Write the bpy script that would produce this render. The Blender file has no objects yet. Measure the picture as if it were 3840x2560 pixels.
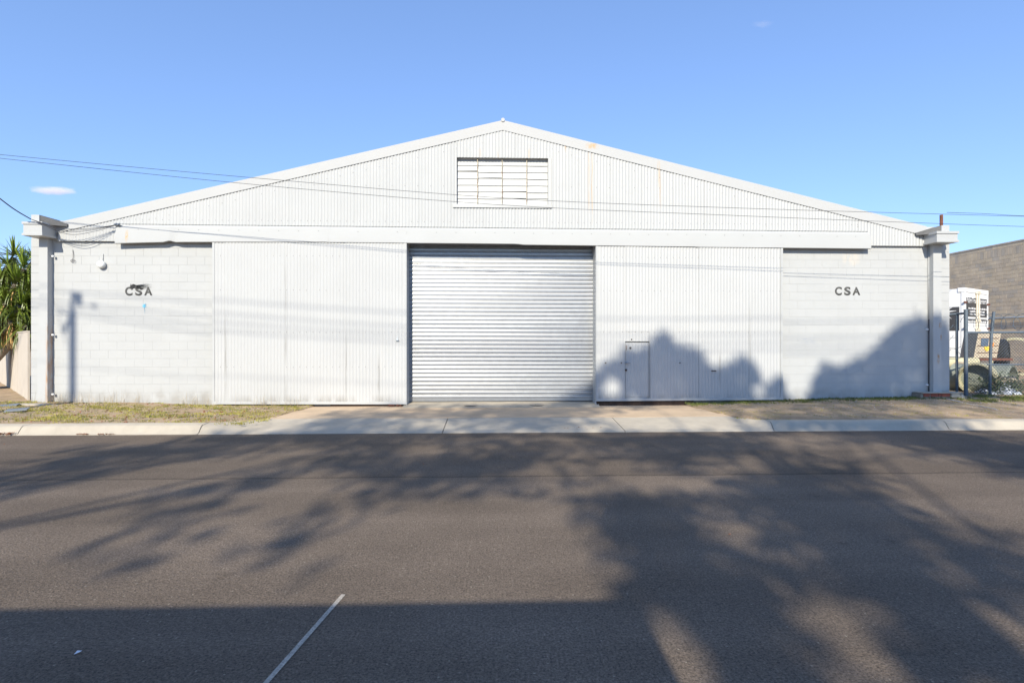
import bpy, bmesh, math, random
import numpy as np
from mathutils import Vector, Matrix

random.seed(7)
rng = np.random.default_rng(11)
scn = bpy.context.scene
col = scn.collection
R = math.radians

# ------------------------------------------------------------------ camera
FPX = 2000.0                       # focal length in pixels of a 3840 px wide picture
YAW = math.atan(64 / FPX)
ZC = 1.61
cam = bpy.data.objects.new('camera', bpy.data.cameras.new('camera'))
col.objects.link(cam)
cam.location = (0, 0, ZC)
cam.rotation_euler = (R(90), 0, -YAW)
cam.data.sensor_width = 36.0
cam.data.lens = FPX / 3840 * 36.0
cam.data.clip_start = 0.05
cam.data.clip_end = 8000
scn.camera = cam

# ------------------------------------------------------------------ sky, sun, exposure
SUN_EL = R(33)
SUN_AZ = 0.197                      # the sun stands behind the viewer, a little to the left
world = bpy.data.worlds.new('World')
scn.world = world
world.use_nodes = True
wn = world.node_tree.nodes
sky = wn.new('ShaderNodeTexSky')
sky.sky_type = 'NISHITA'
sky.sun_disc = False
sky.sun_elevation = SUN_EL
sky.sun_rotation = math.pi + SUN_AZ
sky.altitude = 0
sky.air_density = 1.0
sky.dust_density = 0.0
sky.ozone_density = 1.6
tint = wn.new('ShaderNodeMix')
tint.data_type = 'RGBA'
tint.blend_type = 'MULTIPLY'
tint.inputs[0].default_value = 1.0
tint.inputs[7].default_value = (1.27, 1.64, 2.34, 1)
soft = wn.new('ShaderNodeGamma')
soft.inputs[1].default_value = 0.64
world.node_tree.links.new(sky.outputs[0], soft.inputs[0])
world.node_tree.links.new(soft.outputs[0], tint.inputs[6])
world.node_tree.links.new(tint.outputs[2], wn['Background'].inputs[0])
wn['Background'].inputs[1].default_value = 0.126
SUN_DIR = Vector((math.sin(SUN_AZ) * math.cos(SUN_EL), math.cos(SUN_AZ) * math.cos(SUN_EL), -math.sin(SUN_EL)))
sun = bpy.data.objects.new('sun', bpy.data.lights.new('sun', 'SUN'))
col.objects.link(sun)
sun.data.energy = 4.7
sun.data.angle = R(0.53)
sun.data.color = (1.0, 0.93, 0.79)
sun.rotation_euler = SUN_DIR.to_track_quat('-Z', 'Y').to_euler()
sun.location = (-10, -40, 30)
scn.view_settings.view_transform = 'Standard'
scn.view_settings.look = 'None'
scn.view_settings.gamma = 1.0
scn.view_settings.use_curve_mapping = False
scn.view_settings.exposure = 0.45
scn.render.engine = 'CYCLES'
scn.cycles.use_denoising = True
scn.cycles.max_bounces = 8
scn.cycles.volume_bounces = 2

# ------------------------------------------------------------------ measuring helpers
CF = Vector((math.sin(YAW), math.cos(YAW), 0))
CR = Vector((math.cos(YAW), -math.sin(YAW), 0))
CO = Vector((0, 0, ZC))


def ray(px, py):
    return CF + CR * ((px - 1920) / FPX) + Vector((0, 0, (1280 - py) / FPX))


def W(px, py, y):                  # point of a line of sight on a wall plane Y = y
    d = ray(px, py)
    return CO + d * (y / d.y)


def WX(px, y):
    return W(px, 1280, y).x


def WZ(py, y, px=1856):
    return W(px, py, y).z


def G(px, py, z=0.0):              # ... on the ground at height z
    d = ray(px, py)
    return CO + d * ((z - ZC) / d.z)


def DP(px, py, depth):             # ... at a depth along the view
    return CO + ray(px, py) * depth


def proj(p):
    v = Vector(p) - CO
    d = v.dot(CF)
    return 1920 + FPX * v.dot(CR) / d, 1280 - FPX * v.z / d


# ------------------------------------------------------------------ materials
def mat(name, base=(0.5, 0.5, 0.5), rough=0.6, metal=0.0, var=0.0, vscale=4.0, bump=0.0, bscale=30.0, spec=0.5,
        stains=(), detail=4.0):
    """Principled material; var mottles the colour, bump gives relief, stains are (colour, scale, threshold, strength, stretch)."""
    m = bpy.data.materials.new(name)
    m.use_nodes = True
    nt = m.node_tree
    n, l = nt.nodes, nt.links
    b = n['Principled BSDF']
    b.inputs['Roughness'].default_value = rough
    b.inputs['Metallic'].default_value = metal
    b.inputs['Specular IOR Level'].default_value = spec
    tc = n.new('ShaderNodeNewGeometry')
    out = None
    rgb = n.new('ShaderNodeRGB')
    rgb.outputs[0].default_value = (*base, 1)
    out = rgb.outputs[0]
    if var:
        t = n.new('ShaderNodeTexNoise')
        t.inputs['Scale'].default_value = vscale
        t.inputs['Detail'].default_value = detail
        t.inputs['Roughness'].default_value = 0.65
        l.new(tc.outputs['Position'], t.inputs['Vector'])
        mr = n.new('ShaderNodeMapRange')
        mr.inputs[1].default_value = 0.3
        mr.inputs[2].default_value = 0.7
        mr.inputs[3].default_value = 1 - var
        mr.inputs[4].default_value = 1 + var
        l.new(t.outputs[0], mr.inputs[0])
        mx = n.new('ShaderNodeVectorMath')
        mx.operation = 'SCALE'
        l.new(out, mx.inputs[0])
        l.new(mr.outputs[0], mx.inputs['Scale'])
        out = mx.outputs[0]
    for (c, sc, th, st, stretch) in stains:
        mp = n.new('ShaderNodeMapping')
        mp.inputs['Scale'].default_value = stretch
        l.new(tc.outputs['Position'], mp.inputs[0])
        t = n.new('ShaderNodeTexNoise')
        t.inputs['Scale'].default_value = sc
        t.inputs['Detail'].default_value = 6
        t.inputs['Roughness'].default_value = 0.6
        l.new(mp.outputs[0], t.inputs['Vector'])
        mr = n.new('ShaderNodeMapRange')
        mr.inputs[1].default_value = th
        mr.inputs[2].default_value = th + 0.12
        mr.inputs[3].default_value = 0
        mr.inputs[4].default_value = st
        l.new(t.outputs[0], mr.inputs[0])
        mx = n.new('ShaderNodeMix')
        mx.data_type = 'RGBA'
        l.new(mr.outputs[0], mx.inputs[0])
        l.new(out, mx.inputs[6])
        mx.inputs[7].default_value = (*c, 1)
        out = mx.outputs[2]
    l.new(out, b.inputs['Base Color'])
    if bump:
        t = n.new('ShaderNodeTexNoise')
        t.inputs['Scale'].default_value = bscale
        t.inputs['Detail'].default_value = 5
        l.new(tc.outputs['Position'], t.inputs['Vector'])
        bp = n.new('ShaderNodeBump')
        bp.inputs['Strength'].default_value = bump
        bp.inputs['Distance'].default_value = 0.02
        l.new(t.outputs[0], bp.inputs['Height'])
        l.new(bp.outputs[0], b.inputs['Normal'])
    return m


def add_streak(m, rects, colour, strength=0.8, nscale=(40, 40, 6)):
    """Rust or dirt marks with a shape of their own: rects are (x0, x1, z0, z1) soft boxes on the wall, broken up by noise."""
    nt = m.node_tree
    n, l = nt.nodes, nt.links
    b = n['Principled BSDF']
    src = b.inputs['Base Color'].links[0].from_socket
    geo = n.new('ShaderNodeNewGeometry')
    sep = n.new('ShaderNodeSeparateXYZ')
    l.new(geo.outputs['Position'], sep.inputs[0])
    mp = n.new('ShaderNodeMapping')
    mp.inputs['Scale'].default_value = nscale
    l.new(geo.outputs['Position'], mp.inputs[0])
    t = n.new('ShaderNodeTexNoise')
    t.inputs['Scale'].default_value = 1.0
    t.inputs['Detail'].default_value = 4
    l.new(mp.outputs[0], t.inputs['Vector'])
    mr = n.new('ShaderNodeMapRange')
    mr.inputs[1].default_value = 0.38
    mr.inputs[2].default_value = 0.62
    l.new(t.outputs[0], mr.inputs[0])
    total = None

    def band(sock, a, bb, soft):
        r1 = n.new('ShaderNodeMapRange')
        r1.inputs[1].default_value = a - soft
        r1.inputs[2].default_value = a + soft
        l.new(sock, r1.inputs[0])
        r2 = n.new('ShaderNodeMapRange')
        r2.inputs[1].default_value = bb + soft
        r2.inputs[2].default_value = bb - soft
        l.new(sock, r2.inputs[0])
        mu = n.new('ShaderNodeMath')
        mu.operation = 'MULTIPLY'
        l.new(r1.outputs[0], mu.inputs[0])
        l.new(r2.outputs[0], mu.inputs[1])
        return mu.outputs[0]
    for (x0, x1, z0, z1) in rects:
        bx = band(sep.outputs[0], x0, x1, max(0.006, (x1 - x0) * 0.3))
        bz = band(sep.outputs[2], z0, z1, max(0.01, (z1 - z0) * 0.2))
        mu = n.new('ShaderNodeMath')
        mu.operation = 'MULTIPLY'
        l.new(bx, mu.inputs[0])
        l.new(bz, mu.inputs[1])
        if total is None:
            total = mu.outputs[0]
        else:
            ad = n.new('ShaderNodeMath')
            ad.operation = 'MAXIMUM'
            l.new(total, ad.inputs[0])
            l.new(mu.outputs[0], ad.inputs[1])
            total = ad.outputs[0]
    mu = n.new('ShaderNodeMath')
    mu.operation = 'MULTIPLY'
    l.new(total, mu.inputs[0])
    l.new(mr.outputs[0], mu.inputs[1])
    m2 = n.new('ShaderNodeMath')
    m2.operation = 'MULTIPLY'
    l.new(mu.outputs[0], m2.inputs[0])
    m2.inputs[1].default_value = strength
    mx = n.new('ShaderNodeMix')
    mx.data_type = 'RGBA'
    l.new(m2.outputs[0], mx.inputs[0])
    l.new(src, mx.inputs[6])
    mx.inputs[7].default_value = (*colour, 1)
    l.new(mx.outputs[2], b.inputs['Base Color'])


D = 12.8                           # front plane of the painted block wall
RUST = (0.42, 0.20, 0.06)
PW = (0.435, 0.44, 0.43)
M = {}
M['block'] = mat('painted_block', PW, 0.75, var=0.035, vscale=1.3, bump=0.25, bscale=90,
                 stains=[((0.50, 0.49, 0.47), 3.0, 0.66, 0.35, (1, 1, 0.4))])
add_streak(M['block'], [(WX(3010, D), WX(3055, D), WZ(1288, D), WZ(1266, D))], (0.36, 0.38, 0.41), 1.0, (9, 9, 26))
add_streak(M['block'], [(WX(3170, D), WX(3215, D), WZ(985, D), WZ(942, D))], (0.75, 0.6, 0.42), 0.45, (8, 8, 3))
add_streak(M['block'], [(WX(3420, D), WX(3440, D), WZ(1180, D), WZ(1135, D))], (0.3, 0.3, 0.3), 0.6, (60, 60, 30))
add_streak(M['block'], [(-12, 12, -.1, .42)], (0.22, 0.19, 0.15), 0.5, (3.5, 3.5, 2.5))
M['gable'] = mat('painted_sheet', (0.45, 0.455, 0.445), 0.5, var=0.03, vscale=0.9, bump=0.05, bscale=12,
                 stains=[((0.55, 0.53, 0.48), 2.0, 0.68, 0.3, (2, 1, 0.25))])
add_streak(M['gable'], [(WX(x - 3, 12.74), WX(x + 3, 12.74), WZ(b, 12.74), WZ(a, 12.74)) for (x, a, b) in
                        [(2208, 565, 760), (2220, 570, 800), (2472, 610, 690), (2476, 640, 770), (1800, 560, 592),
                         (1870, 565, 590), (1985, 560, 592), (2120, 500, 560)]], (0.50, 0.31, 0.13), 0.7, (50, 50, 2))
M['barge'] = mat('barge_paint', (0.45, 0.452, 0.442), 0.65, spec=.25, var=0.02, vscale=1.5, bump=0.04, bscale=4,
                 stains=[((0.50, 0.38, 0.22), 3.0, 0.70, 0.5, (3, 1, 0.6))])
add_streak(M['barge'], [(WX(2468, 12.66), WX(2477, 12.66), WZ(640, 12.66), WZ(600, 12.66)),
                        (WX(2205, 12.66), WX(2240, 12.66), WZ(550, 12.66), WZ(530, 12.66))], (0.50, 0.32, 0.13), 0.8, (30, 30, 8))
M['header'] = mat('header_paint', (0.435, 0.44, 0.43), 0.7, spec=.2, var=0.025, vscale=0.8, bump=0.08, bscale=2.5)
add_streak(M['header'], [(WX(466, 12.6), WX(474, 12.6), WZ(912, 12.6), WZ(874, 12.6))], (0.55, 0.31, 0.08), 1.0, (70, 70, 12))
M['door'] = mat('door_sheet_paint', (0.455, 0.458, 0.447), 0.5, var=0.035, vscale=0.8, bump=0.05, bscale=10,
                stains=[((0.52, 0.51, 0.48), 2.5, 0.66, 0.35, (2, 1, 0.3))])
add_streak(M['door'], [(-9, 9, -.1, .30)], (0.20, 0.18, 0.15), 0.55, (5, 5, 1.6))
add_streak(M['door'], [(WX(x - 4, 12.66), WX(x + 4, 12.66), a, b) for (x, a, b) in [(846, .3, 2.1), (1071, .2, 3.4), (1298, .2, 1.6), (1420, .3, 1.2), (2436, .2, 1.7), (2700, .6, 1.3), (2811, .2, 2.2)]], (0.22, 0.21, 0.19), 0.6, (40, 40, 1.5))
M['trim'] = mat('trim_paint', (0.435, 0.44, 0.43), 0.5, var=0.03, vscale=3)
M['pilaster'] = mat('pilaster_paint', (0.435, 0.44, 0.43), 0.7, var=0.035, vscale=2, bump=0.15, bscale=60)
add_streak(M['pilaster'], [(WX(185, 12.72), WX(199, 12.72), 0.2, 2.0), (WX(172, 12.65), WX(179, 12.65), 0.2, 0.9)],
           (0.40, 0.20, 0.07), 0.9, (60, 14, 3))
add_streak(M['pilaster'], [(WX(x - 4, 12.65), WX(x + 4, 12.65), WZ(b, 12.65), WZ(a, 12.65)) for (x, a, b) in
                           [(3526, 1208, 1228), (3519, 1330, 1365), (3531, 1255, 1275)]], (0.42, 0.22, 0.08), 1.0, (70, 70, 12))
M['galv'] = mat('galvanised_steel', (0.35, 0.358, 0.365), 0.42, metal=0.92, var=0.08, vscale=9)
M['galv_dull'] = mat('dull_galvanised_steel', (0.30, 0.33, 0.36), 0.5, metal=0.6, var=0.12, vscale=14)
M['rusty_bar'] = mat('rusty_bar', (0.50, 0.44, 0.32), 0.7, var=0.1, vscale=10, stains=[((0.24, 0.11, 0.04), 9, 0.48, 0.9, (1, 1, 2))])
M['lid'] = mat('shaded_gutter_lid', (0.10, 0.10, 0.10), 0.6, var=0.2, vscale=12)  # dark grey puts the shade on the lid into its colour
M['fence_steel'] = mat('shaded_fence_steel', (0.12, 0.15, 0.18), 0.55, metal=0.2, var=0.15, vscale=14)  # dull galvanised steel with the tree shade painted in as dark blue-grey
M['rust'] = mat('rusty_steel', (0.16, 0.06, 0.035), 0.85, var=0.3, vscale=18, bump=0.3, bscale=60)
M['rusty_white'] = mat('white_steel_with_rust', (0.66, 0.60, 0.48), 0.6, var=0.1, vscale=10,
                       stains=[((0.36, 0.17, 0.06), 14, 0.62, 0.8, (1, 1, 1))])
M['black'] = mat('black_rubber', (0.02, 0.02, 0.021), 0.7, var=0.2, vscale=20)
M['wire'] = mat('wire_black', (0.03, 0.03, 0.035), 0.6)
M['conduit'] = mat('dark_conduit', (0.10, 0.09, 0.085), 0.7, var=0.3, vscale=10)
M['letter'] = mat('grey_letter_paint', (0.085, 0.085, 0.08), 0.8, var=0.15, vscale=20)
M['splat'] = mat('black_spray_paint', (0.02, 0.02, 0.02), 0.7)
M['blue'] = mat('blue_spray_paint', (0.15, 0.45, 0.65), 0.7)
M['concrete'] = mat('kerb_concrete', (0.44, 0.385, 0.30), 0.85, var=0.12, vscale=2.2, bump=0.25, bscale=70,
                    stains=[((0.30, 0.28, 0.25), 5.0, 0.60, 0.5, (0.6, 2, 1)), ((0.2, 0.19, 0.18), 11.0, 0.66, 0.4, (0.5, 2.5, 1))])
M['slab'] = mat('driveway_concrete', (0.52, 0.385, 0.25), 0.88, var=0.14, vscale=1.6, bump=0.2, bscale=90,
                stains=[((0.24, 0.21, 0.18), 1.4, 0.60, 0.5, (0.5, 1.5, 1)), ((0.16, 0.15, 0.14), 9.0, 0.68, 0.5, (0.5, 2, 1))])
M['threshold'] = mat('threshold_concrete', (0.42, 0.36, 0.27), 0.88, var=0.14, vscale=2.5, bump=0.2, bscale=90,
                     stains=[((0.24, 0.23, 0.21), 2.5, 0.55, 0.55, (0.5, 1.5, 1)), ((0.7, 0.68, 0.63), 7.0, 0.64, 0.7, (1, 3, 1))])
M['fence'] = mat('tan_fence_sheet', (0.54, 0.475, 0.39), 0.7, var=0.06, vscale=3, bump=0.05, bscale=20,
                 stains=[((0.36, 0.29, 0.22), 3.0, 0.62, 0.4, (2, 2, 0.4))])
M['white_truck'] = mat('white_truck_paint', (0.78, 0.78, 0.77), 0.45, var=0.04, vscale=5,
                       stains=[((0.42, 0.24, 0.12), 7, 0.68, 0.6, (1, 1, 0.5))])
M['sign_grey'] = mat('dark_grey_sign_film', (0.055, 0.055, 0.058), 0.5, var=0.1, vscale=10)
M['sign_white'] = mat('white_sign_lettering', (0.8, 0.8, 0.8), 0.5)
M['tan'] = mat('tan_machine_paint', (0.50, 0.42, 0.31), 0.6, var=0.12, vscale=6,
               stains=[((0.25, 0.13, 0.06), 9, 0.60, 0.7, (1, 1, 1))])
M['bluegrey'] = mat('blue_grey_panel', (0.10, 0.14, 0.20), 0.4, var=0.2, vscale=20)
M['orange'] = mat('orange_sticker', (0.85, 0.28, 0.02), 0.5)
M['yellow'] = mat('yellow_sticker', (0.85, 0.6, 0.05), 0.5)
M['pipe'] = mat('weathered_cream_pipe', (0.50, 0.46, 0.30), 0.8, var=0.16, vscale=5, bump=0.1, bscale=40,
                stains=[((0.24, 0.26, 0.20), 3.5, 0.58, 0.6, (1, 1, 1))])
M['pipe_grey'] = mat('grey_green_pipe', (0.30, 0.32, 0.26), 0.8, var=0.16, vscale=5, bump=0.1, bscale=40)
M['pipe_tan'] = mat('tan_concrete_pipe', (0.46, 0.38, 0.30), 0.85, var=0.14, vscale=6, bump=0.1, bscale=40)
M['tarp'] = mat('grey_white_tarp', (0.50, 0.54, 0.62), 0.5, var=0.1, vscale=6,
                stains=[((0.06, 0.07, 0.09), 2.2, 0.55, 0.9, (1, 1, 1))])
M['brick'] = mat('red_brick', (0.30, 0.085, 0.055), 0.9, var=0.2, vscale=14, bump=0.3, bscale=60)
M['stone'] = mat('pale_block', (0.45, 0.40, 0.32), 0.9, var=0.15, vscale=10, bump=0.3, bscale=50)
M['mortar'] = mat('old_mortar', (0.25, 0.22, 0.18), 0.95, var=0.2, vscale=12, bump=0.4, bscale=40)
M['grey_block'] = mat('grey_brown_block', (0.53, 0.43, 0.31), 0.9, var=0.16, vscale=1.6, bump=0.25, bscale=60)
M['grey_block_b'] = mat('grey_block', (0.47, 0.40, 0.31), 0.9, var=0.16, vscale=1.6, bump=0.25, bscale=60)
M['grey_block_c'] = mat('warm_block', (0.57, 0.46, 0.32), 0.9, var=0.16, vscale=1.6, bump=0.25, bscale=60)
M['light_mortar'] = mat('pale_mortar', (0.48, 0.40, 0.29), 0.95, var=0.2, vscale=6)
M['bark'] = mat('bark', (0.16, 0.13, 0.10), 0.9, var=0.3, vscale=8, bump=0.5, bscale=20)
M['pole_wood'] = mat('weathered_pole_wood', (0.14, 0.12, 0.10), 0.9, var=0.2, vscale=6, bump=0.3, bscale=30)
M['leaf'] = mat('gum_leaf', (0.055, 0.075, 0.03), 0.6, var=0.3, vscale=2)
M['yucca'] = mat('yucca_leaf', (0.115, 0.15, 0.024), 0.36, var=0.35, vscale=5)
M['yucca_young'] = mat('young_yucca_leaf', (0.18, 0.25, 0.028), 0.42, var=0.3, vscale=5)
M['yucca_dry'] = mat('dry_yucca_leaf', (0.42, 0.26, 0.09), 0.7, var=0.3, vscale=6)
M['grass_dry'] = mat('dry_yellow_grass', (0.30, 0.27, 0.055), 0.8, var=0.45, vscale=2.5)
M['grass_green'] = mat('green_grass', (0.13, 0.15, 0.035), 0.8, var=0.4, vscale=3)
M['straw'] = mat('straw', (0.40, 0.32, 0.20), 0.8, var=0.3, vscale=6)
M['dead_leaf'] = mat('dead_leaf', (0.22, 0.085, 0.035), 0.8, var=0.5, vscale=30)
M['stones'] = mat('gravel_stone', (0.42, 0.37, 0.31), 0.9, var=0.4, vscale=25)
M['plastic'] = mat('white_plastic', (0.75, 0.75, 0.75), 0.4)
M['lamp'] = mat('white_lamp_cover', (0.66, 0.67, 0.65), 0.35, var=0.04, vscale=20)
M['roof'] = mat('roof_sheet', (0.5, 0.5, 0.5), 0.5, var=0.05, vscale=1)
M['marking'] = mat('worn_line_paint', (0.42, 0.37, 0.30), 0.85, var=0.35, vscale=60,
                   stains=[((0.2, 0.18, 0.16), 90, 0.54, 0.8, (1, 1, 1))])
M['gap'] = mat('rusted_base_steel', (0.05, 0.03, 0.022), 0.9, var=0.3, vscale=10)
M['glass'] = mat('dark_window_glass', (0.02, 0.025, 0.03), 0.1)


def asphalt():
    m = bpy.data.materials.new('asphalt')
    m.use_nodes = True
    nt = m.node_tree
    n, l = nt.nodes, nt.links
    b = n['Principled BSDF']
    b.inputs['Roughness'].default_value = 0.82
    b.inputs['Specular IOR Level'].default_value = 0.12
    g = n.new('ShaderNodeNewGeometry')

    def noise(sc, det=3, rough=0.6):
        t = n.new('ShaderNodeTexNoise')
        t.inputs['Scale'].default_value = sc
        t.inputs['Detail'].default_value = det
        t.inputs['Roughness'].default_value = rough
        l.new(g.outputs['Position'], t.inputs['Vector'])
        return t.outputs[0]

    def rng_(s, a, bb, c, d):
        r = n.new('ShaderNodeMapRange')
        r.inputs[1].default_value, r.inputs[2].default_value = a, bb
        r.inputs[3].default_value, r.inputs[4].default_value = c, d
        l.new(s, r.inputs[0])
        return r.outputs[0]

    def math_(op, a, bb):
        x = n.new('ShaderNodeMath')
        x.operation = op
        for i, v in enumerate((a, bb)):
            if isinstance(v, (int, float)):
                x.inputs[i].default_value = v
            else:
                l.new(v, x.inputs[i])
        return x.outputs[0]
    fine = rng_(noise(72, 4, 0.8), 0.30, 0.70, 0.25, 1.75)
    mid = rng_(noise(24, 3), 0.3, 0.7, 0.86, 1.14)
    big = rng_(noise(0.55, 5), 0.3, 0.7, 0.80, 1.20)
    mp = n.new('ShaderNodeMapping')
    mp.inputs['Scale'].default_value = (0.12, 1.6, 1)
    l.new(g.outputs['Position'], mp.inputs[0])
    tk = n.new('ShaderNodeTexNoise')
    tk.inputs['Scale'].default_value = 1.0
    tk.inputs['Detail'].default_value = 5
    l.new(mp.outputs[0], tk.inputs['Vector'])
    big = math_('MULTIPLY', big, rng_(tk.outputs[0], 0.35, 0.65, 0.88, 1.10))
    big = math_('MULTIPLY', big, rng_(noise(2.3, 5, 0.7), 0.62, 0.72, 1.0, 0.72))
    v = math_('MULTIPLY', math_('MULTIPLY', fine, mid), big)
    # joint between the two paving strips, parallel to the kerb
    sp = n.new('ShaderNodeSeparateXYZ')
    l.new(g.outputs['Position'], sp.inputs[0])
    yy = math_('ADD', sp.outputs[1], math_('MULTIPLY', noise(1.1, 3), 0.10))
    d = math_('ABSOLUTE', math_('SUBTRACT', yy, 6.42), 0.0)
    line = rng_(d, 0.0, 0.05, 0.62, 1.0)
    side = rng_(math_('SUBTRACT', yy, 6.42), -0.02, 0.02, 1.06, 0.95)
    v = math_('MULTIPLY', math_('MULTIPLY', v, line), side)
    rgb = n.new('ShaderNodeRGB')
    rgb.outputs[0].default_value = (0.166, 0.130, 0.099, 1)
    mx = n.new('ShaderNodeVectorMath')
    mx.operation = 'SCALE'
    l.new(rgb.outputs[0], mx.inputs[0])
    l.new(v, mx.inputs['Scale'])
    vo = n.new('ShaderNodeTexVoronoi')
    vo.inputs['Scale'].default_value = 26
    l.new(g.outputs['Position'], vo.inputs['Vector'])
    sepc = n.new('ShaderNodeSeparateColor')
    l.new(vo.outputs['Color'], sepc.inputs[0])
    speck = math_('MULTIPLY', rng_(vo.outputs['Distance'], 0.10, 0.20, 1, 0), rng_(sepc.outputs[0], 0.86, 0.90, 0, 0.9))
    mix = n.new('ShaderNodeMix')
    mix.data_type = 'RGBA'
    l.new(speck, mix.inputs[0])
    l.new(mx.outputs[0], mix.inputs[6])
    mix.inputs[7].default_value = (0.34, 0.29, 0.22, 1)
    l.new(mix.outputs[2], b.inputs['Base Color'])
    bp = n.new('ShaderNodeBump')
    bp.inputs['Strength'].default_value = 0.9
    bp.inputs['Distance'].default_value = 0.014
    l.new(math_('ADD', noise(80, 3, 0.75), math_('MULTIPLY', noise(24, 2), 0.6)), bp.inputs['Height'])
    l.new(bp.outputs[0], b.inputs['Normal'])
    return m


def soil():
    m = mat('verge_soil', (0.34, 0.24, 0.145), 0.95, var=0.3, vscale=2.2, bump=0.6, bscale=35,
            stains=[((0.44, 0.36, 0.26), 26, 0.55, 0.8, (1, 1, 1)), ((0.13, 0.095, 0.06), 14, 0.60, 0.8, (1, 1, 1)),
                    ((0.24, 0.20, 0.06), 4.0, 0.52, 0.5, (0.6, 1.5, 1)), ((0.55, 0.51, 0.45), 60, 0.64, 0.8, (1, 1, 1))])
    return m


M['asphalt'] = asphalt()
M['soil'] = soil()


# ------------------------------------------------------------------ mesh helpers
class MB:
    def __init__(self):
        self.v, self.f = [], []

    def add(self, vs, fs):
        o = len(self.v)
        self.v += [tuple(p) for p in vs]
        self.f += [tuple(i + o for i in q) for q in fs]

    def quad(self, a, b, c, d):
        self.add([a, b, c, d], [(0, 1, 2, 3)])

    def box(self, x0, x1, y0, y1, z0, z1, bev=0.0):
        self.obox(Vector((x0, y0, z0)), Vector((x1 - x0, 0, 0)), Vector((0, y1 - y0, 0)), Vector((0, 0, z1 - z0)))

    def obox(self, o, a, b, c):
        o = Vector(o)
        vs = [o, o + a, o + a + b, o + b, o + c, o + a + c, o + a + b + c, o + b + c]
        self.add(vs, [(0, 3, 2, 1), (4, 5, 6, 7), (0, 1, 5, 4), (1, 2, 6, 5), (2, 3, 7, 6), (3, 0, 4, 7)])

    def tube(self, pts, r, n=8, caps=True, r2=None):
        pts = [Vector(p) for p in pts]
        N = len(pts)
        rings = []
        up = None
        for i, p in enumerate(pts):
            t = (pts[min(i + 1, N - 1)] - pts[max(i - 1, 0)]).normalized()
            if up is None:
                up = Vector((0, 0, 1)) if abs(t.z) < 0.9 else Vector((1, 0, 0))
            s = t.cross(up).normalized()
            up = s.cross(t).normalized()
            rr = r if r2 is None else r + (r2 - r) * i / max(1, N - 1)
            rings.append([p + (s * math.cos(2 * math.pi * k / n) + up * math.sin(2 * math.pi * k / n)) * rr for k in range(n)])
        o = len(self.v)
        for rg in rings:
            self.v += [tuple(q) for q in rg]
        for i in range(N - 1):
            for k in range(n):
                a = o + i * n + k
                b = o + i * n + (k + 1) % n
                self.f.append((a, b, b + n, a + n))
        if caps:
            self.f.append(tuple(o + k for k in range(n))[::-1])
            self.f.append(tuple(o + (N - 1) * n + k for k in range(n)))

    def lathe(self, o, axis, prof, n=24):
        """prof: list of (distance along axis, radius)."""
        axis = Vector(axis).normalized()
        u = axis.orthogonal().normalized()
        w = axis.cross(u)
        o = Vector(o)
        b = len(self.v)
        for (h, r) in prof:
            for k in range(n):
                a = 2 * math.pi * k / n
                self.v.append(tuple(o + axis * h + (u * math.cos(a) + w * math.sin(a)) * r))
        for i in range(len(prof) - 1):
            for k in range(n):
                p = b + i * n + k
                q = b + i * n + (k + 1) % n
                self.f.append((p, q, q + n, p + n))

    def sheetpoly(self, pts, thick):
        """convex polygon pts extruded along vector thick"""
        n = len(pts)
        t = Vector(thick)
        vs = [Vector(p) for p in pts] + [Vector(p) + t for p in pts]
        fs = [tuple(range(n)), tuple(range(2 * n - 1, n - 1, -1))]
        for i in range(n):
            j = (i + 1) % n
            fs.append((i, i + n, j + n, j))
        self.add(vs, fs)

    def mesh(self, name, m, smooth=False, fix=True):
        me = bpy.data.meshes.new(name)
        me.from_pydata(self.v, [], self.f)
        if fix:
            bm = bmesh.new()
            bm.from_mesh(me)
            bmesh.ops.recalc_face_normals(bm, faces=bm.faces)
            bm.to_mesh(me)
            bm.free()
        me.materials.append(m)
        if smooth:
            me.polygons.foreach_set('use_smooth', [True] * len(me.polygons))
            if smooth == 'auto':
                me.set_sharp_from_angle(angle=R(40))
        me.update()
        return me

    def build(self, name, m, parent=None, smooth=False, fix=True, **tags):
        o = bpy.data.objects.new(name, self.mesh(name, m, smooth, fix))
        link(o, parent)
        for k, v in tags.items():
            o[k] = v
        return o


def base_of(p):                    # world position of a parent (only translations occur)
    t = p.location.copy()
    if p.parent is not None:
        t += p.matrix_parent_inverse.translation + base_of(p.parent)
    return t


def link(o, parent=None):
    col.objects.link(o)
    if parent is not None:
        o.parent = parent
        o.matrix_parent_inverse = Matrix.Translation(-base_of(parent))


def thing(name, label, cat, loc=(0, 0, 0), group=None):
    o = bpy.data.objects.new(name, None)
    o.empty_display_size = 0.2
    o.location = loc
    col.objects.link(o)
    o['label'] = label
    o['category'] = cat
    if group:
        o['group'] = group
    return o


def tag(o, label, cat, group=None, kind=None):
    if label:
        o['label'] = label
    if cat:
        o['category'] = cat
    if group:
        o['group'] = group
    if kind:
        o['kind'] = kind
    return o


def curve_pts(ctrl, n=24):
    """smooth polyline through control points (Catmull-Rom)"""
    P = [Vector(p) for p in ctrl]
    P = [P[0] * 2 - P[1]] + P + [P[-1] * 2 - P[-2]]
    out = []
    for i in range(1, len(P) - 2):
        for k in range(n):
            t = k / n
            a, b, c, d = P[i - 1], P[i], P[i + 1], P[i + 2]
            out.append(0.5 * ((2 * b) + (c - a) * t + (2 * a - 5 * b + 4 * c - d) * t * t + (3 * b - a - 3 * c + d) * t ** 3))
    out.append(P[-2])
    return out


def sag(a, b, drop, n=24):
    a, b = Vector(a), Vector(b)
    return [a.lerp(b, k / n) - Vector((0, 0, drop * 4 * (k / n) * (1 - k / n))) for k in range(n + 1)]


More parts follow.
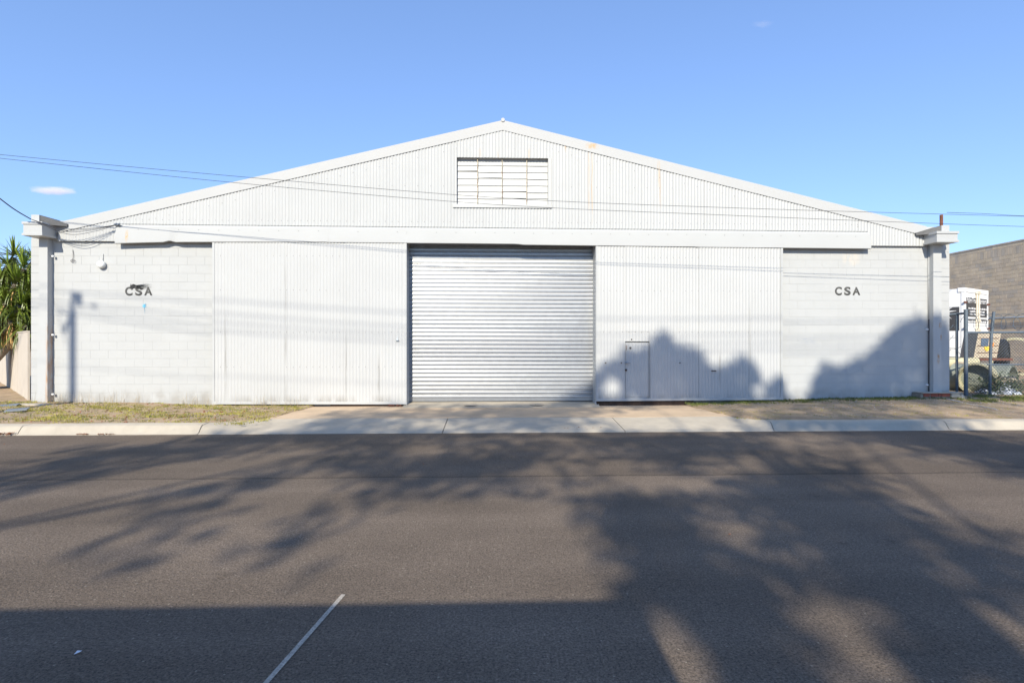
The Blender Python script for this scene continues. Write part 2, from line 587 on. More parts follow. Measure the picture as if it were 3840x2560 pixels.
# ------------------------------------------------------------------ ground, road, kerb
mb = MB()
mb.quad((-3000, -3000, -0.12), (3000, -3000, -0.12), (3000, 3000, -0.12), (-3000, 3000, -0.12))
mb.build('ground', M['soil'], kind='structure')
mb = MB()
mb.quad((-160, -4.6, 0), (160, -4.6, 0), (160, 9.44, 0), (-160, 9.44, 0))
mb.build('road', M['asphalt'], kind='structure')

p0, p1 = G(1276, 2243), G(985, 2575)
dv = (p1 - p0).normalized()
sd = dv.cross(Vector((0, 0, 1))) * 0.014
mb = MB()
mb.quad(p0 - dv * 0.05 - sd + Vector((0, 0, .004)), p0 - dv * 0.05 + sd + Vector((0, 0, .004)), p1 + dv * 1.2 + sd + Vector((0, 0, .004)), p1 + dv * 1.2 - sd + Vector((0, 0, .004)))
tag(mb.build('road_marking', M['marking']), 'worn thin white painted line running diagonally over the asphalt', 'road marking')

KP = [(9.40, .004), (9.455, .02), (9.525, .118), (9.565, .146), (9.75, .155)]
KQ = [(9.40, .004), (9.46, .022), (9.78, .052), (9.90, .060), (10.49, .112)]
XL0, XL1 = WX(765, 9.5) , WX(1000, 10.2)
XR0, XR1 = WX(2790, 10.2), WX(2885, 9.5)
XL0 = (765 - 1856) / 2000 * 9.5
XL1 = (1005 - 1856) / 2000 * 10.3
XR0 = (2775 - 1856) / 2000 * 10.3
XR1 = (2890 - 1856) / 2000 * 9.5


def section(x):
    if x <= XL0 or x >= XR1:
        t = 0.0
    elif x < XL1:
        t = (x - XL0) / (XL1 - XL0)
    elif x <= XR0:
        t = 1.0
    else:
        t = (XR1 - x) / (XR1 - XR0)
    tt = t
    th = 1 - (1 - t) ** 2.2       # the height drops early, the depth opens late
    return [(a[0] + (b[0] - a[0]) * tt, a[1] + (b[1] - a[1]) * th) for a, b in zip(KP, KQ)]


kerb = bpy.data.objects.new('kerb', None)
col.objects.link(kerb)
kerb['kind'] = 'structure'


def kerb_piece(name, xa, xb, parent, skew0=0.0, skew1=0.0, n=None):
    n = n or max(4, int((xb - xa) / 0.12))
    n = min(n, 120)
    mb = MB()
    rows = []
    for i in range(n + 1):
        x = xa + (xb - xa) * i / n
        sk = skew0 + (skew1 - skew0) * i / n
        pr = section(x)
        pr = [(pr[0][0], -0.10)] + pr + [(pr[-1][0], -0.12)]
        rows.append([(x + sk * (y - 9.4), y + 0.004 * math.sin(x * 2.1 + y) * 0, z + (0.003 * math.sin(x * 1.7) if 2 < k < 6 else 0)) for k, (y, z) in enumerate(pr)])
    m = len(rows[0])
    for r in rows:
        mb.v += r
    for i in range(n):
        for k in range(m - 1):
            a = i * m + k
            mb.f.append((a, a + 1, a + m + 1, a + m))
    mb.f.append(tuple(range(m)))
    mb.f.append(tuple(n * m + k for k in range(m))[::-1])
    return mb.build(name, M['concrete'], parent, smooth='auto')


KX = lambda px: (px - 1856) / 2000 * 9.45
gap = 0.007
kcuts = [-60, -30, -20.4, -17.2, KX(-400), KX(117), KX(765)]
for a, b in zip(kcuts[:-1], kcuts[1:]):
    kerb_piece('kerb_segment', a + gap, b - gap, kerb)
lb = [KX(765), KX(1661), KX(2346), KX(2918)]
for i, (a, b) in enumerate(zip(lb[:-1], lb[1:])):
    kerb_piece('kerb_segment', a + gap, b - gap, kerb, 0, 0)
kcuts = [KX(2918), KX(3605), KX(4300), 15.5, 19, 30, 60]
for a, b in zip(kcuts[:-1], kcuts[1:]):
    kerb_piece('kerb_segment', a + gap, b - gap, kerb)
mb = MB()
mb.box(-60, 60, 9.43, 9.72, -0.11, -0.012)
mb.build('joint_filler', M['mortar'], kerb)

# driveway: apron slab and the ramp up to the roller door
drive = bpy.data.objects.new('driveway', None)
col.objects.link(drive)
drive['kind'] = 'structure'
ZA = lambda y: 0.112 + (y - 10.49) / (12.35 - 10.49) * (0.083 - 0.112)


def dslab(name, pts, m, bottom=-0.1, parent=drive, grid=None):
    mb = MB()
    n = len(pts)
    mb.v = [tuple(p) for p in pts] + [(p[0], p[1], bottom) for p in pts]
    mb.f = [tuple(range(n))]
    for i in range(n):
        j = (i + 1) % n
        mb.f.append((i, i + n, j + n, j))
    return mb.build(name, m, parent)


aL0 = (1010 - 1856) / 2000 * 10.5
aL1 = (1172 - 1856) / 2000 * 12.60
aR0 = (2765 - 1856) / 2000 * 10.5
aR1 = (2585 - 1856) / 2000 * 12.66
tL, tR = WX(1510, 12.40), WX(2250, 12.40)
jL, jR = WX(1530, 13.06), WX(2228, 13.06)
A = lambda x, y: (x, y, ZA(y))
dslab('apron_slab', [A(aL0, 10.50), A(aR0, 10.50), A(aR1, 12.72), A(jR + .05, 12.72), A(tR, 12.33), A(tL, 12.33), A(jL - .05, 12.72), A(aL1, 12.72)], M['slab'])
dslab('threshold_slab', [A(tL + .008, 12.342), A(tR - .008, 12.342), (jR + .04, 12.72, .118), (jR + .04, 13.3, .152), (jL - .04, 13.3, .152), (jL - .04, 12.72, .118)], M['threshold'])
mb = MB()
for px, s in ((1765, 1), (2013, 1)):
    c = W(px, 1519, 12.62)
    z = ZA(12.342) + (12.62 - 12.342) / 0.378 * (.118 - ZA(12.342)) + 0.004
    ring = []
    mb.lathe((c.x, 12.62, z + .001), (0, 0, 1), [(0, .16), (.006, .15), (.005, .075), (0, .07)], 24)
tag(mb.build('cover_ring', M['threshold'], drive, smooth='auto'), None, None)
mb = MB()
c = W(2018, 1518, 12.62)
mb.tube([(c.x + .07 * math.cos(a), 12.62 + .07 * math.sin(a), .118) for a in np.linspace(math.pi * 1.05, math.pi * 2.0, 10)], .006, 5)
mb.build('lifting_ring', M['gap'], drive)
mb = MB()


def wall_z(x):
    return np.interp(x, [-60, -11.6, -10.2, -8.5, -6.8, -4.4, -2.2, 2.5, 4.7, 7.0, 9.4, 10.9, 13, 60],
                     [.30, .22, .20, .175, .12, .10, .085, .085, .11, .18, .235, .26, .22, .22])


def in_drive(x, y):
    l = np.interp(y, [9.4, 10.3, 10.5, 12.72], [XL0 + 1.1, XL1 + .05, aL0, aL1]) + 0.07
    r = np.interp(y, [9.4, 10.3, 10.5, 12.72], [XR1 - .4, XR0 - .05, aR0, aR1]) - 0.07
    return (x > l) & (x < r)


def bumps(x, y):
    return (np.sin(x * 2.3 + y * 1.1) * np.sin(y * 3.1 - x * .7) * .012 + np.sin(x * 7.1 + 1) * np.sin(y * 9.3 + x * 2) * .006
            + np.sin(x * 17.3 + y * 3) * np.sin(y * 21 - x * 5) * .004)


def verge_h(x, y):
    kz = np.where((x > XL0) & (x < XL1) | (x > XR0) & (x < XR1), .115, .148)
    t = np.clip((y - 9.7) / 3.1, 0, 1)
    return kz + (wall_z(x) - kz) * t + bumps(x, y) * np.clip((y - 9.7) * 4, 0, 1)


xs = np.concatenate([np.linspace(-60, -15, 40)[:-1], np.arange(-15, 18.01, 0.07), np.linspace(18, 60, 30)[1:]])
ys = np.concatenate([np.arange(9.66, 13.3, 0.07), np.linspace(13.3, 80, 40)[1:]])
gx, gy = np.meshgrid(xs, ys)
front = section(0)
gz = verge_h(gx, gy)
gz = np.where(in_drive(gx, gy) & (gy < 13.25), -0.06, gz)
# tuck the front rows under the back edge of the kerb and of its dropped part
kb = np.array([section(x)[-1][0] for x in xs])[None, :]
gz = np.where(gy < kb - .05, -0.06, gz)
nx, ny = len(xs), len(ys)
me = bpy.data.meshes.new('verge')
idx = np.arange(nx * ny).reshape(ny, nx)
faces = np.stack([idx[:-1, :-1], idx[:-1, 1:], idx[1:, 1:], idx[1:, :-1]], -1).reshape(-1, 4)
me.from_pydata(np.stack([gx, gy, gz], -1).reshape(-1, 3).tolist(), [], faces.tolist())
me.materials.append(M['soil'])
me.polygons.foreach_set('use_smooth', [True] * len(me.polygons))
vo = bpy.data.objects.new('verge', me)
col.objects.link(vo)
vo['kind'] = 'structure'

# ------------------------------------------------------------------ the warehouse
ware = thing('warehouse', 'large white gabled shed with corrugated cladding, roller door and painted block walls', 'warehouse', (0, D, 0.1))
XWL, XWR = WX(117, D), WX(3560, D)
YG = 12.735                        # mean plane of the gable cladding
YB = 12.717                        # barge flashing
ridge = W(1886, 452, YB)
eaveL, eaveR = W(190, 841, YB), W(3475, 850, YB)
SL = (ridge.z - eaveL.z) / (ridge.x - eaveL.x)
SR = (ridge.z - eaveR.z) / (eaveR.x - ridge.x)


def roof_z(x):
    return ridge.z - (ridge.x - x) * SL if x < ridge.x else ridge.z - (x - ridge.x) * SR


ZB = 0.206                         # course height
zc0 = WZ(961.4, D, 600)
ztop = zc0 + 0.2 * 2 + 0.12

# rendered backing of the block wall (shows in the joints), side walls, roof
BACK = D + 0.0038
mb = MB()
xl_open, xr_open = WX(1500, D), WX(2262, D)
mb.box(XWL + .01, xl_open, BACK, BACK + .18, -0.3, ztop + .3)
mb.box(xr_open, XWR - .01, BACK, BACK + .18, -0.3, ztop + .3)
mb.box(XWL + .01, XWL + .2, BACK + .18, 46, -0.3, ztop + .3)
mb.box(XWR - .2, XWR - .01, BACK + .18, 46, -0.3, ztop + .3)
mb.box(xl_open, xr_open, 13.5, 13.6, -.3, ztop + .3)
mb.build('wall', M['block'], ware)
mb = MB()
mb.sheetpoly([(eaveL.x - .15, 12.75, roof_z(eaveL.x - .15)), (ridge.x, 12.75, ridge.z), (ridge.x, 12.75, ridge.z - .08), (eaveL.x - .15, 12.75, roof_z(eaveL.x - .15) - .08)], (0, 34, 0))
mb.sheetpoly([(ridge.x, 12.75, ridge.z), (eaveR.x + .15, 12.75, roof_z(eaveR.x + .15)), (eaveR.x + .15, 12.75, roof_z(eaveR.x + .15) - .08), (ridge.x, 12.75, ridge.z - .08)], (0, 34, 0))
mb.build('roof', M['roof'], ware)

# painted concrete blocks, laid in stretcher bond
BL, BH = 0.405, 0.2


def block_mesh(name, m, L, H, j=0.0042, ch=0.002, vj=0.0006):
    x0, x1 = -L / 2 + vj / 2, L / 2 - vj / 2
    z0, z1 = -H / 2 + j / 2, H / 2 - j / 2
    mb = MB()
    cx = .0008
    fr = [(x0 + cx, 0, z0 + ch), (x1 - cx, 0, z0 + ch), (x1 - cx, 0, z1 - ch), (x0 + cx, 0, z1 - ch)]
    md = [(x0, ch, z0), (x1, ch, z0), (x1, ch, z1), (x0, ch, z1)]
    bk = [(x0, .03, z0), (x1, .03, z0), (x1, .03, z1), (x0, .03, z1)]
    mb.v = fr + md + bk
    mb.f = [(0, 1, 2, 3)]
    for i in range(4):
        k = (i + 1) % 4
        mb.f += [(i, k, k + 4, i + 4), (i + 4, k + 4, k + 8, i + 8)]
    return mb.mesh(name, m)


me_block = block_mesh('block', M['block'], BL, BH)
me_half = block_mesh('block', M['block'], BL / 2, BH)
cells = []
ZTOPC = zc0 + 0.3
for (xa, xb, zlo) in ((WX(206, D), WX(800, D), 0.0), (WX(2930, D), WX(3478, D), 0.0)):
    z = zc0 + 0.2 + 0.1
    r = 0
    while z > -0.05:
        off = 0 if r % 2 else BL / 2
        x = xa - off
        while x < xb + .1:
            cells.append((x + BL / 2, z))
            x += BL
        z -= 0.2
        r += 1


def block_place(cx, cz, parent, i):
    o = bpy.data.objects.new('block', me_block)
    link(o, parent)
    dz = 0.0012 * math.sin(i * 12.9)
    o.location = (cx, D + 0.0006 * math.sin(i * 7.7), cz + dz)
    o.rotation_euler = (0.002 * math.sin(i * 3.3), 0.001 * math.sin(i * 5.1), 0.0015 * math.sin(i * 9.1))
    return o


cells.sort(key=lambda c: abs(c[1] - 1.7))
rest = MB()
xlim = (XWL, XWR)
nb = 0
for i, (cx, cz) in enumerate(cells):
    if cz + .1 < float(wall_z(cx)) - .03:
        continue
    if nb < 300:
        block_place(cx, cz, ware, i)
        nb += 1
    else:
        x0, x1, z0, z1 = cx - BL / 2 + .003, cx + BL / 2 - .003, cz - .096, cz + .096
        rest.box(x0, x1, D, D + .03, z0, z1)
# returns of the block wall outside the pilasters
for (xa, xb) in ((XWL, WX(150, D)), (WX(3500, D), XWR)):
    z = zc0 + 0.3
    while z > 0:
        rest.box(xa, xb, D - .0025, D + .1, z - .0975, z + .0975)
        z -= .2
o = rest.build('block_course', M['block'], ware)
o['kind'] = 'stuff'


# corrugated sheets -----------------------------------------------------------
PITCH, AMP = 0.0762, 0.0058


def corr(x0, x1, zlo, zhi, y, parent, m, name, holes=None, nseg=8, phase=0.0, amp=None, lapdy=0.0, zcuts=(), warp=0.0):
    """sheet between x0 and x1, zlo / zhi are functions of x"""
    amp = amp or (.0072 if name == 'gable_sheet' else AMP)
    n = max(2, int(round((x1 - x0) / PITCH * nseg)))
    mb = MB()
    zz = []
    for i in range(n + 1):
        x = x0 + (x1 - x0) * i / n
        yy = y - amp * math.cos(2 * math.pi * (x + phase) / PITCH) - lapdy * (1 - i / n)
        a, b = zlo(x), zhi(x)
        mb.v += [(x, yy, a), (x, yy + warp * math.sin(x * 3.7), (a + b) / 2), (x, yy, b)]
    for i in range(n):
        a = i * 3
        mb.f += [(a, a + 3, a + 4, a + 1), (a + 1, a + 4, a + 5, a + 2)]
    return mb.build(name, m, parent, smooth=True, fix=False)


LX0, LX1 = WX(1712, YG), WX(2056, YG)
LZ0, LZ1 = WZ(768, YG), WZ(592, YG)
zg_side = WZ(913, YG)              # bottom of the cladding beside the header
zg_head = WZ(849, YG)
HX0, HX1 = WX(423, 12.57), WX(3275, 12.57)
gx0, gx1 = WX(215, YG), WX(3470, YG)
SW = PITCH * 10
nsh = 0
x = gx0
while x < gx1 - .02:
    xe = min(x + SW, gx1)
    lap = 0.002 + 0.002 * random.random()
    # split at the header ends and the louvre opening
    cuts = sorted([c for c in (HX0 + .02, HX1 - .02, LX0, LX1, ridge.x) if x < c < xe])
    seg = [x] + cuts + [xe]
    for a, b in zip(seg[:-1], seg[1:]):
        mid = (a + b) / 2
        lo = zg_head - 0.06 * ((mid - HX0) / (HX1 - HX0)) if HX0 < mid < HX1 else zg_side
        hi = lambda q: roof_z(q) - .04
        if LX0 - 1e-6 <= mid <= LX1 + 1e-6:
            corr(a, b, lambda q, lo=lo: lo, lambda q: LZ0, YG, ware, M['gable'], 'gable_sheet', lapdy=lap)
            corr(a, b, lambda q: LZ1, hi, YG - .004, ware, M['gable'], 'gable_sheet', lapdy=lap)
        else:
            corr(a, b, lambda q, lo=lo: lo, hi, YG, ware, M['gable'], 'gable_sheet', lapdy=lap, warp=.002)
    x = xe

# barge flashing along both rakes, made of lapped lengths, and the ridge cap
BW = 0.235
for side in (-1, 1):
    e = eaveL if side < 0 else eaveR
    n = 5
    for i in range(n):
        t0, t1 = i / n, (i + 1) / n + (0.012 if i < n - 1 else 0)
        xa = e.x + (ridge.x - e.x) * t0
        xb = e.x + (ridge.x - e.x) * min(t1, 1)
        mb = MB()
        y0 = YB - .0016 * (i % 2)
        za, zb = roof_z(xa) + .005, roof_z(xb) + .005
        mb.obox((xa, y0, za - BW), Vector((xb - xa, 0, zb - za)), Vector((0, .003, 0)), Vector((0, 0, BW)))
        mb.obox((xa, y0, za), Vector((xb - xa, 0, zb - za)), Vector((0, .16, 0)), Vector((0, 0, .003)))
        mb.build('barge_flashing', M['barge'], ware)
mb = MB()
mb.tube([(ridge.x, YB - .02, ridge.z + .01), (ridge.x, YB + 6, ridge.z + .01)], .045, 12)
mb.build('ridge_cap', M['barge'], ware, smooth='auto')

# louvre window in the gable
mb = MB()
fy = YG + .10
mb.box(LX0 - .02, LX0 + .004, YG - .012, fy + .1, LZ0, LZ1)
mb.box(LX1 - .004, LX1 + .02, YG - .020, fy + .1, LZ0, LZ1)
mb.box(LX0 - .02, LX1 + .02, YG + .03, fy + .1, LZ1, LZ1 + .02)
mb.box(LX0 - .09, LX1 + .09, YG - .024, fy + .12, LZ0 - .006, LZ0 + .004)
mb.box(LX0 - .09, LX1 + .09, YG - .027, YG - .024, LZ0 - .075, LZ0 + .004)
mb.box(LX1 - .004, LX1 + .075, YG - .021, YG - .018, LZ0, LZ1)
louv = mb.build('louvre_window', M['trim'], ware)
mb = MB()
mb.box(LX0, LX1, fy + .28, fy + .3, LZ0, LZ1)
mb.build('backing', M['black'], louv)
lx = [LX0, WX(1791, fy), WX(1883, fy), WX(1975, fy), LX1]
NR = 7
gaps = {(2, 0): .035, (3, 1): .030, (5, 2): .03, (0, 0): .01, (4, 0): .014, (5, 0): .016, (6, 2): .026, (6, 3): .018, (5, 1): .012, (3, 2): .014, (6, 1): .01, (6, 0): .012}
hrow = (LZ1 - LZ0) / NR
for r in range(NR):
    for c in range(4):
        zt = LZ1 - r * hrow
        zb = zt - hrow
        ca, cb = lx[c] + .006, lx[c + 1] - .006
        g0 = gaps.get((r + 1, c), .004) * random.uniform(.4, 1)
        g1 = gaps.get((r + 1, c), .004)
        n = 6
        mb = MB()
        for k in range(n + 1):
            t = k / n
            x = ca + (cb - ca) * t
            bow = .006 * math.sin(math.pi * t) * math.sin(r * 3.1 + c * 1.7)
            gb = g0 + (g1 - g0) * t + bow
            mb.v += [(x, fy - .014 + bow * .5, zb + max(.001, gb)), (x, fy - .008 + bow * .5, zb + hrow * .3), (x, fy + .004, zt + .012), (x, fy + .007, zt + .012), (x, fy - .011 + bow * .5, zb + max(.001, gb))]
        for k in range(n):
            for q in range(5):
                a = k * 5 + q
                b = k * 5 + (q + 1) % 5
                mb.f.append((a, a + 5, b + 5, b))
        mb.f += [(0, 1, 2, 3, 4), tuple(n * 5 + q for q in range(5))]
        mb.build('louvre_blade', M['trim'], louv)
for c in (1, 2, 3):
    mb = MB()
    mb.tube([(lx[c] + .004 * math.sin(k * 2.1 + c), fy - .048, LZ0 + (LZ1 - LZ0) * k / 10) for k in range(11)], .0095, 6)
    mb.build('mullion', M['rusty_bar'], louv, smooth=True)

# header hood over the sliding doors: tucked under the gable sheets at its top, leaning out to its foot
cuts = [HX0, WX(711, 12.6), WX(1230, 12.6), WX(1945, 12.6), WX(2620, 12.6), HX1]
YF = 12.635


def hood_bottom(x):
    px = x / 12.566 * 2000 + 1856
    return WZ(float(np.interp(px, [423, 560, 630, 652, 675, 720, 1230, 1231, 1945, 1946, 2620, 2621, 3275], [922, 917, 915, 909, 914.5, 914, 911, 912, 914, 917, 921, 922, 924])), YF)


def hood_top(x):
    return zg_head + .02 - 0.06 * ((x - HX0) / (HX1 - HX0))


for i in range(5):
    a, b = cuts[i], cuts[i + 1]
    n = 40
    mb = MB()
    dy = .003 * (i % 2)
    for k in range(n + 1):
        x = a + (b - a) * k / n
        zb_, zt_ = hood_bottom(x), hood_top(x)
        wob = .004 * math.sin(x * 2.3) + .0025 * math.sin(x * 6.1 + 1)
        dent = .03 * math.exp(-((x - WX(650, YF)) / .09) ** 2)
        P = [(x, YG + .016, zt_ + .03), (x, YG + .013, zt_ - .034), (x, YF + .04 + wob * .5 - dy, zt_ - .05 - (zt_ - zb_) * .1), (x, YF + .008 + wob + dent * .6 - dy, zb_ + .12),
             (x, YF + wob * .5 + dent - dy, zb_ + .004), (x, YF + .02 + dent, zb_ - .006), (x, YG - .05, zb_ - .004)]
        mb.v += P
    m_ = 7
    for k in range(n):
        for q in range(m_ - 1):
            u = k * m_ + q
            mb.f.append((u, u + 1, u + m_ + 1, u + m_))
    if i == 0:
        mb.f.append(tuple(range(m_)))
    if i == 4:
        mb.f.append(tuple(n * m_ + q for q in range(m_)))
    mb.build('header_hood', M['header'], ware, smooth='auto', fix=False)

# roofing screws in rows, far too many to pick apart
def screws(parent, rows, y, size=.008):
    mb = MB()
    for (xa, xb, zf, step) in rows:
        x = math.ceil(xa / step) * step
        while x < xb:
            z = zf(x) + random.uniform(-.006, .006)
            if random.random() < .93:
                mb.add([(x - size, y, z - size), (x + size, y, z - size), (x + size, y, z + size), (x - size, y, z + size), (x, y - .006, z)],
                       [(0, 1, 4), (1, 2, 4), (2, 3, 4), (3, 0, 4)])
            x += step
    o = mb.build('screw_heads', M['conduit'], parent, fix=False)
    o['kind'] = 'stuff'


ST = PITCH * 2
off_ = PITCH * 0
screws(ware, [(HX0, HX1, lambda x: zg_head + .10, ST), (LX0 - .1, LX1 + .1, lambda x: LZ1 + .22, ST), (-4.5, LX0 - .1, lambda x: WZ(700, YG), ST * 2),
              (LX1 + .1, 4.5, lambda x: WZ(700, YG), ST * 2), (gx0 + .3, gx1 - .3, lambda x: max(roof_z(x) - .42, zg_side + .06), ST * 2)], YG - .0092, .006)
screws(ware, [(HX0 + .1, HX1 - .1, lambda x: hood_top(x) - .16, .46), (HX0 + .2, HX1 - .1, lambda x: hood_bottom(x) + .10, .61)], YF + .0185, .006)
# sliding doors ---------------------------------------------------------------
YD = 12.665


def sliding(pxl, pxr, zb_l, zb_r, seams, lapz, label, jamb):
    xa, xb = WX(pxl, YD), WX(pxr, YD)
    zt = WZ(905, YD)
    zbf = lambda x: zb_l + (zb_r - zb_l) * (x - xa) / (xb - xa)
    mb = MB()
    fw = .05
    def strip(x0, x1, za0, za1, zh0, zh1, y0, y1):
        vs = [(x0, y0, za0), (x1, y0, za1), (x1, y1, za1), (x0, y1, za0), (x0, y0, zh0), (x1, y0, zh1), (x1, y1, zh1), (x0, y1, zh0)]
        mb.add(vs, [(0, 3, 2, 1), (4, 5, 6, 7), (0, 1, 5, 4), (1, 2, 6, 5), (2, 3, 7, 6), (3, 0, 4, 7)])
    strip(xa, xa + fw, zbf(xa), zbf(xa + fw), zt, zt, YD - .016, YD + .05)
    strip(xb - fw, xb, zbf(xb - fw), zbf(xb), zt, zt, YD - .016, YD + .05)
    strip(xa + fw, xb - fw, zbf(xa + fw), zbf(xb - fw), zbf(xa + fw) + .062, zbf(xb - fw) + .062, YD - .0155, YD + .05)
    strip(xa + fw, xb - fw, zt - .06, zt - .06, zt, zt, YD + .012, YD + .05)
    strip(xa + fw, xb - fw, lapz - .05, lapz - .05, lapz + .05, lapz + .05, YD + .012, YD + .05)
    o = mb.build('sliding_door', M['trim'], ware)
    o['label'] = label
    return o, xa + fw, xb - fw, zbf, zt


zlL = WZ(1240, YD)
dl, xa, xb, zbf, zt = sliding(797, 1523, WZ(1511, YD), WZ(1514, YD), (), zlL, 'corrugated white sliding door beside the splattered lettering', 0)
screws(dl, [(xa, xb, lambda x, h=h_: h, ST) for h_ in (zlL - .04, zlL + .95, zlL + 1.75, zlL - .85)], YD - .0125, .006)
sx = [xa, WX(843, YD), WX(1070, YD), WX(1297, YD), xb]
for i in range(4):
    a, b = sx[i], sx[i + 1]
    corr(a, b, lambda q: zlL - .02, lambda q: zt - .005, YD - .004 - .0035 * (i % 2), dl, M['door'], 'cladding_sheet', lapdy=.004, warp=.002)
    corr(a, b, lambda q: zbf(q) + .055, lambda q: zlL + .01, YD - .0015 - .0035 * (i % 2), dl, M['door'], 'cladding_sheet', lapdy=.005, warp=.004)
mb = MB()
h = W(1490, 1272, YD - .03)
mb.box(h.x - .035, h.x + .035, YD - .045, YD - .008, h.z - .035, h.z - .02)
mb.sheetpoly([(h.x - .022, YD - .03, h.z - .02), (h.x + .022, YD - .03, h.z - .02), (h.x + .01, YD - .022, h.z + .05), (h.x - .01, YD - .022, h.z + .05)], (0, .012, 0))
mb.build('handle', M['galv_dull'], dl)

zlR = WZ(1239, YD)
dr, xa, xb, zbf, zt = sliding(2236, 2935, WZ(1505, YD), WZ(1502, YD), (), zlR, 'corrugated white sliding door containing a small access door', 0)
screws(dr, [(xa, xb, lambda x, h=h_: h, ST) for h_ in (zlR - .04, zlR + .95, zlR + 1.75)], YD - .0125, .006)
DX0, DX1, DZ0, DZ1 = WX(2344, YD), WX(2435, YD), WZ(1496, YD), WZ(1282, YD)
sx = [xa, DX0, DX1, WX(2620, YD), WX(2810, YD), WX(2927, YD), xb]
sx = [xa, DX0, DX1, WX(2620, YD), WX(2812, YD), xb]
for i in range(5):
    a, b = sx[i], sx[i + 1]
    corr(a, b, lambda q: zlR - .02, lambda q: zt - .005, YD - .004 - .0035 * (i % 2), dr, M['door'], 'cladding_sheet', lapdy=.003, warp=.002)
    if i == 1:
        corr(a, b, lambda q: DZ1 + .012, lambda q: zlR + .01, YD - .0015, dr, M['door'], 'cladding_sheet')
    else:
        corr(a, b, lambda q: zbf(q) + .055, lambda q: zlR + .01, YD - .0015 - .003 * (i % 2), dr, M['door'], 'cladding_sheet', lapdy=.004, warp=.003)
for k in range(5):
    mb = MB()
    px_, py_ = [(2549, 1360), (2676, 1390), (2271, 1360), (2330, 1360), (2368, 1272)][k]
    c = W(px_, py_, YD)
    w_ = .055 if k == 1 else .012
    mb.box(c.x - w_, c.x + w_, YD - .022, YD - .004, c.z - .012, c.z + .012)
    mb.build('bolt', M['gap'], dr)

wd = corr(DX0 + .012, DX1 - .012, lambda q: DZ0 + .05, lambda q: DZ1 - .02, YD + .006, ware, M['door'], 'wicket_door', phase=.01)
wd['label'] = 'small corrugated access door with lever handle in the right sliding door'
mb = MB()
mb.box(DX0 + .01, DX0 + .02, YD - .004, YD + .012, DZ0 + .04, DZ1 - .02)
mb.box(DX1 - .022, DX1 - .012, YD - .004, YD + .012, DZ0 + .04, DZ1 - .02)
mb.build('door_frame', M['trim'], wd)
mb = MB()
mb.box(DX0 + .005, DX1 - .005, YD + .02, YD + .03, DZ0, DZ1 - .012)
mb.build('door_backing', M['door'], wd)
h = W(2350, 1360, YD - .03)
mb = MB()
mb.lathe((h.x - .01, YD - .0, h.z), (0, -1, 0), [(0, .001), (0, .03), (.02, .03), (.025, .018), (.05, .014), (.05, .001)], 14)
mb.tube([(h.x - .01, YD - .045, h.z), (h.x + .05, YD - .048, h.z - .004), (h.x + .085, YD - .045, h.z - .008)], .011, 8)
mb.build('handle', M['galv_dull'], wd, smooth='auto')
h = W(2348, 1387, YD - .03)
mb = MB()
mb.lathe((h.x, YD + .0, h.z), (0, -1, 0), [(0, .001), (0, .026), (.025, .026), (.03, .02), (.03, .001)], 14)
mb.build('deadlock', M['gap'], wd, smooth='auto')
h = W(2365, 1304, YD - .02)
mb = MB()
for dz in (-.016, 0, .016):
    mb.box(h.x - .018, h.x + .018, YD - .014, YD - .006, h.z + dz - .005, h.z + dz + .005)
mb.box(h.x - .024, h.x - .014, YD - .0145, YD - .0055, h.z - .021, h.z + .021)
mb.build('door_tag', M['gap'], wd)
h0, h1 = W(2349, 1294, YD - .02), W(2349, 1312, YD - .02)
mb = MB()
mb.tube([(h0.x, YD - .012, h0.z), (h1.x, YD - .012, h1.z)], .006, 6)
mb.build('bolt', M['rust'], wd)

# dark strips closing the gaps under the doors, a rusted base at the right
for (a, b, zt_, zb_) in ((WX(1240, 12.72), WX(1520, 12.72), WZ(1512, 12.72), .05), (WX(2238, 12.72), WX(2600, 12.72), WZ(1504, 12.72), .05)):
    mb = MB()
    mb.box(a, b, 12.71, 12.8, zb_, zt_ + .03)
    mb.build('sill_strip', M['gap'], ware)
mb = MB()
c = W(1487, 1513, 12.66)
for k in range(16):
    x_ = c.x + random.uniform(-.18, .14)
    s_ = random.uniform(.012, .03)
    mb.lathe((x_, 12.60 + random.uniform(0, .04), .09), (0.2 * random.uniform(-1, 1), .2, 1), [(0, s_), (s_, s_ * .9), (s_ * 1.6, .002)], 6)
mb.build('rubble', M['rust'], ware, kind='stuff')

# roller door -----------------------------------------------------------------
YR = 13.05
rx0, rx1 = WX(1533, YR), WX(2226, YR)
zbot = WZ(1503, YR)
mb = MB()
# jamb linings either side
mb.lathe((rx0 - .1, YR + .22, 4.05), (1, 0, 0), [(0, .24), (rx1 - rx0 + .2, .24)], 32)
roller = mb.build('roller_door', M['galv'], ware, smooth=True)
for (ja, jb, ga, gb) in ((WX(1523, YD) + .002, WX(1523, YD) + .014, rx0 - .15, rx0), (WX(2236, YD) - .014, WX(2236, YD) - .002, rx1, rx1 + .15)):
    mb = MB()
    mb.box(ja, jb, YD - .01, YR + .04, .06, 4.2)
    mb.build('jamb', M['trim'], roller)
    mb = MB()
    mb.box(ga, gb, YR, YR + .05, .06, 4.2)
    mb.build('guide_rail', M['trim'], roller)
roller['label'] = 'closed silver galvanised roller door in the middle of the shed front'
mb = MB()
mb.box(rx0, rx1, YR - .004, YR + .022, zbot, zbot + .068)
mb.build('bottom_rail', M['galv'], roller)


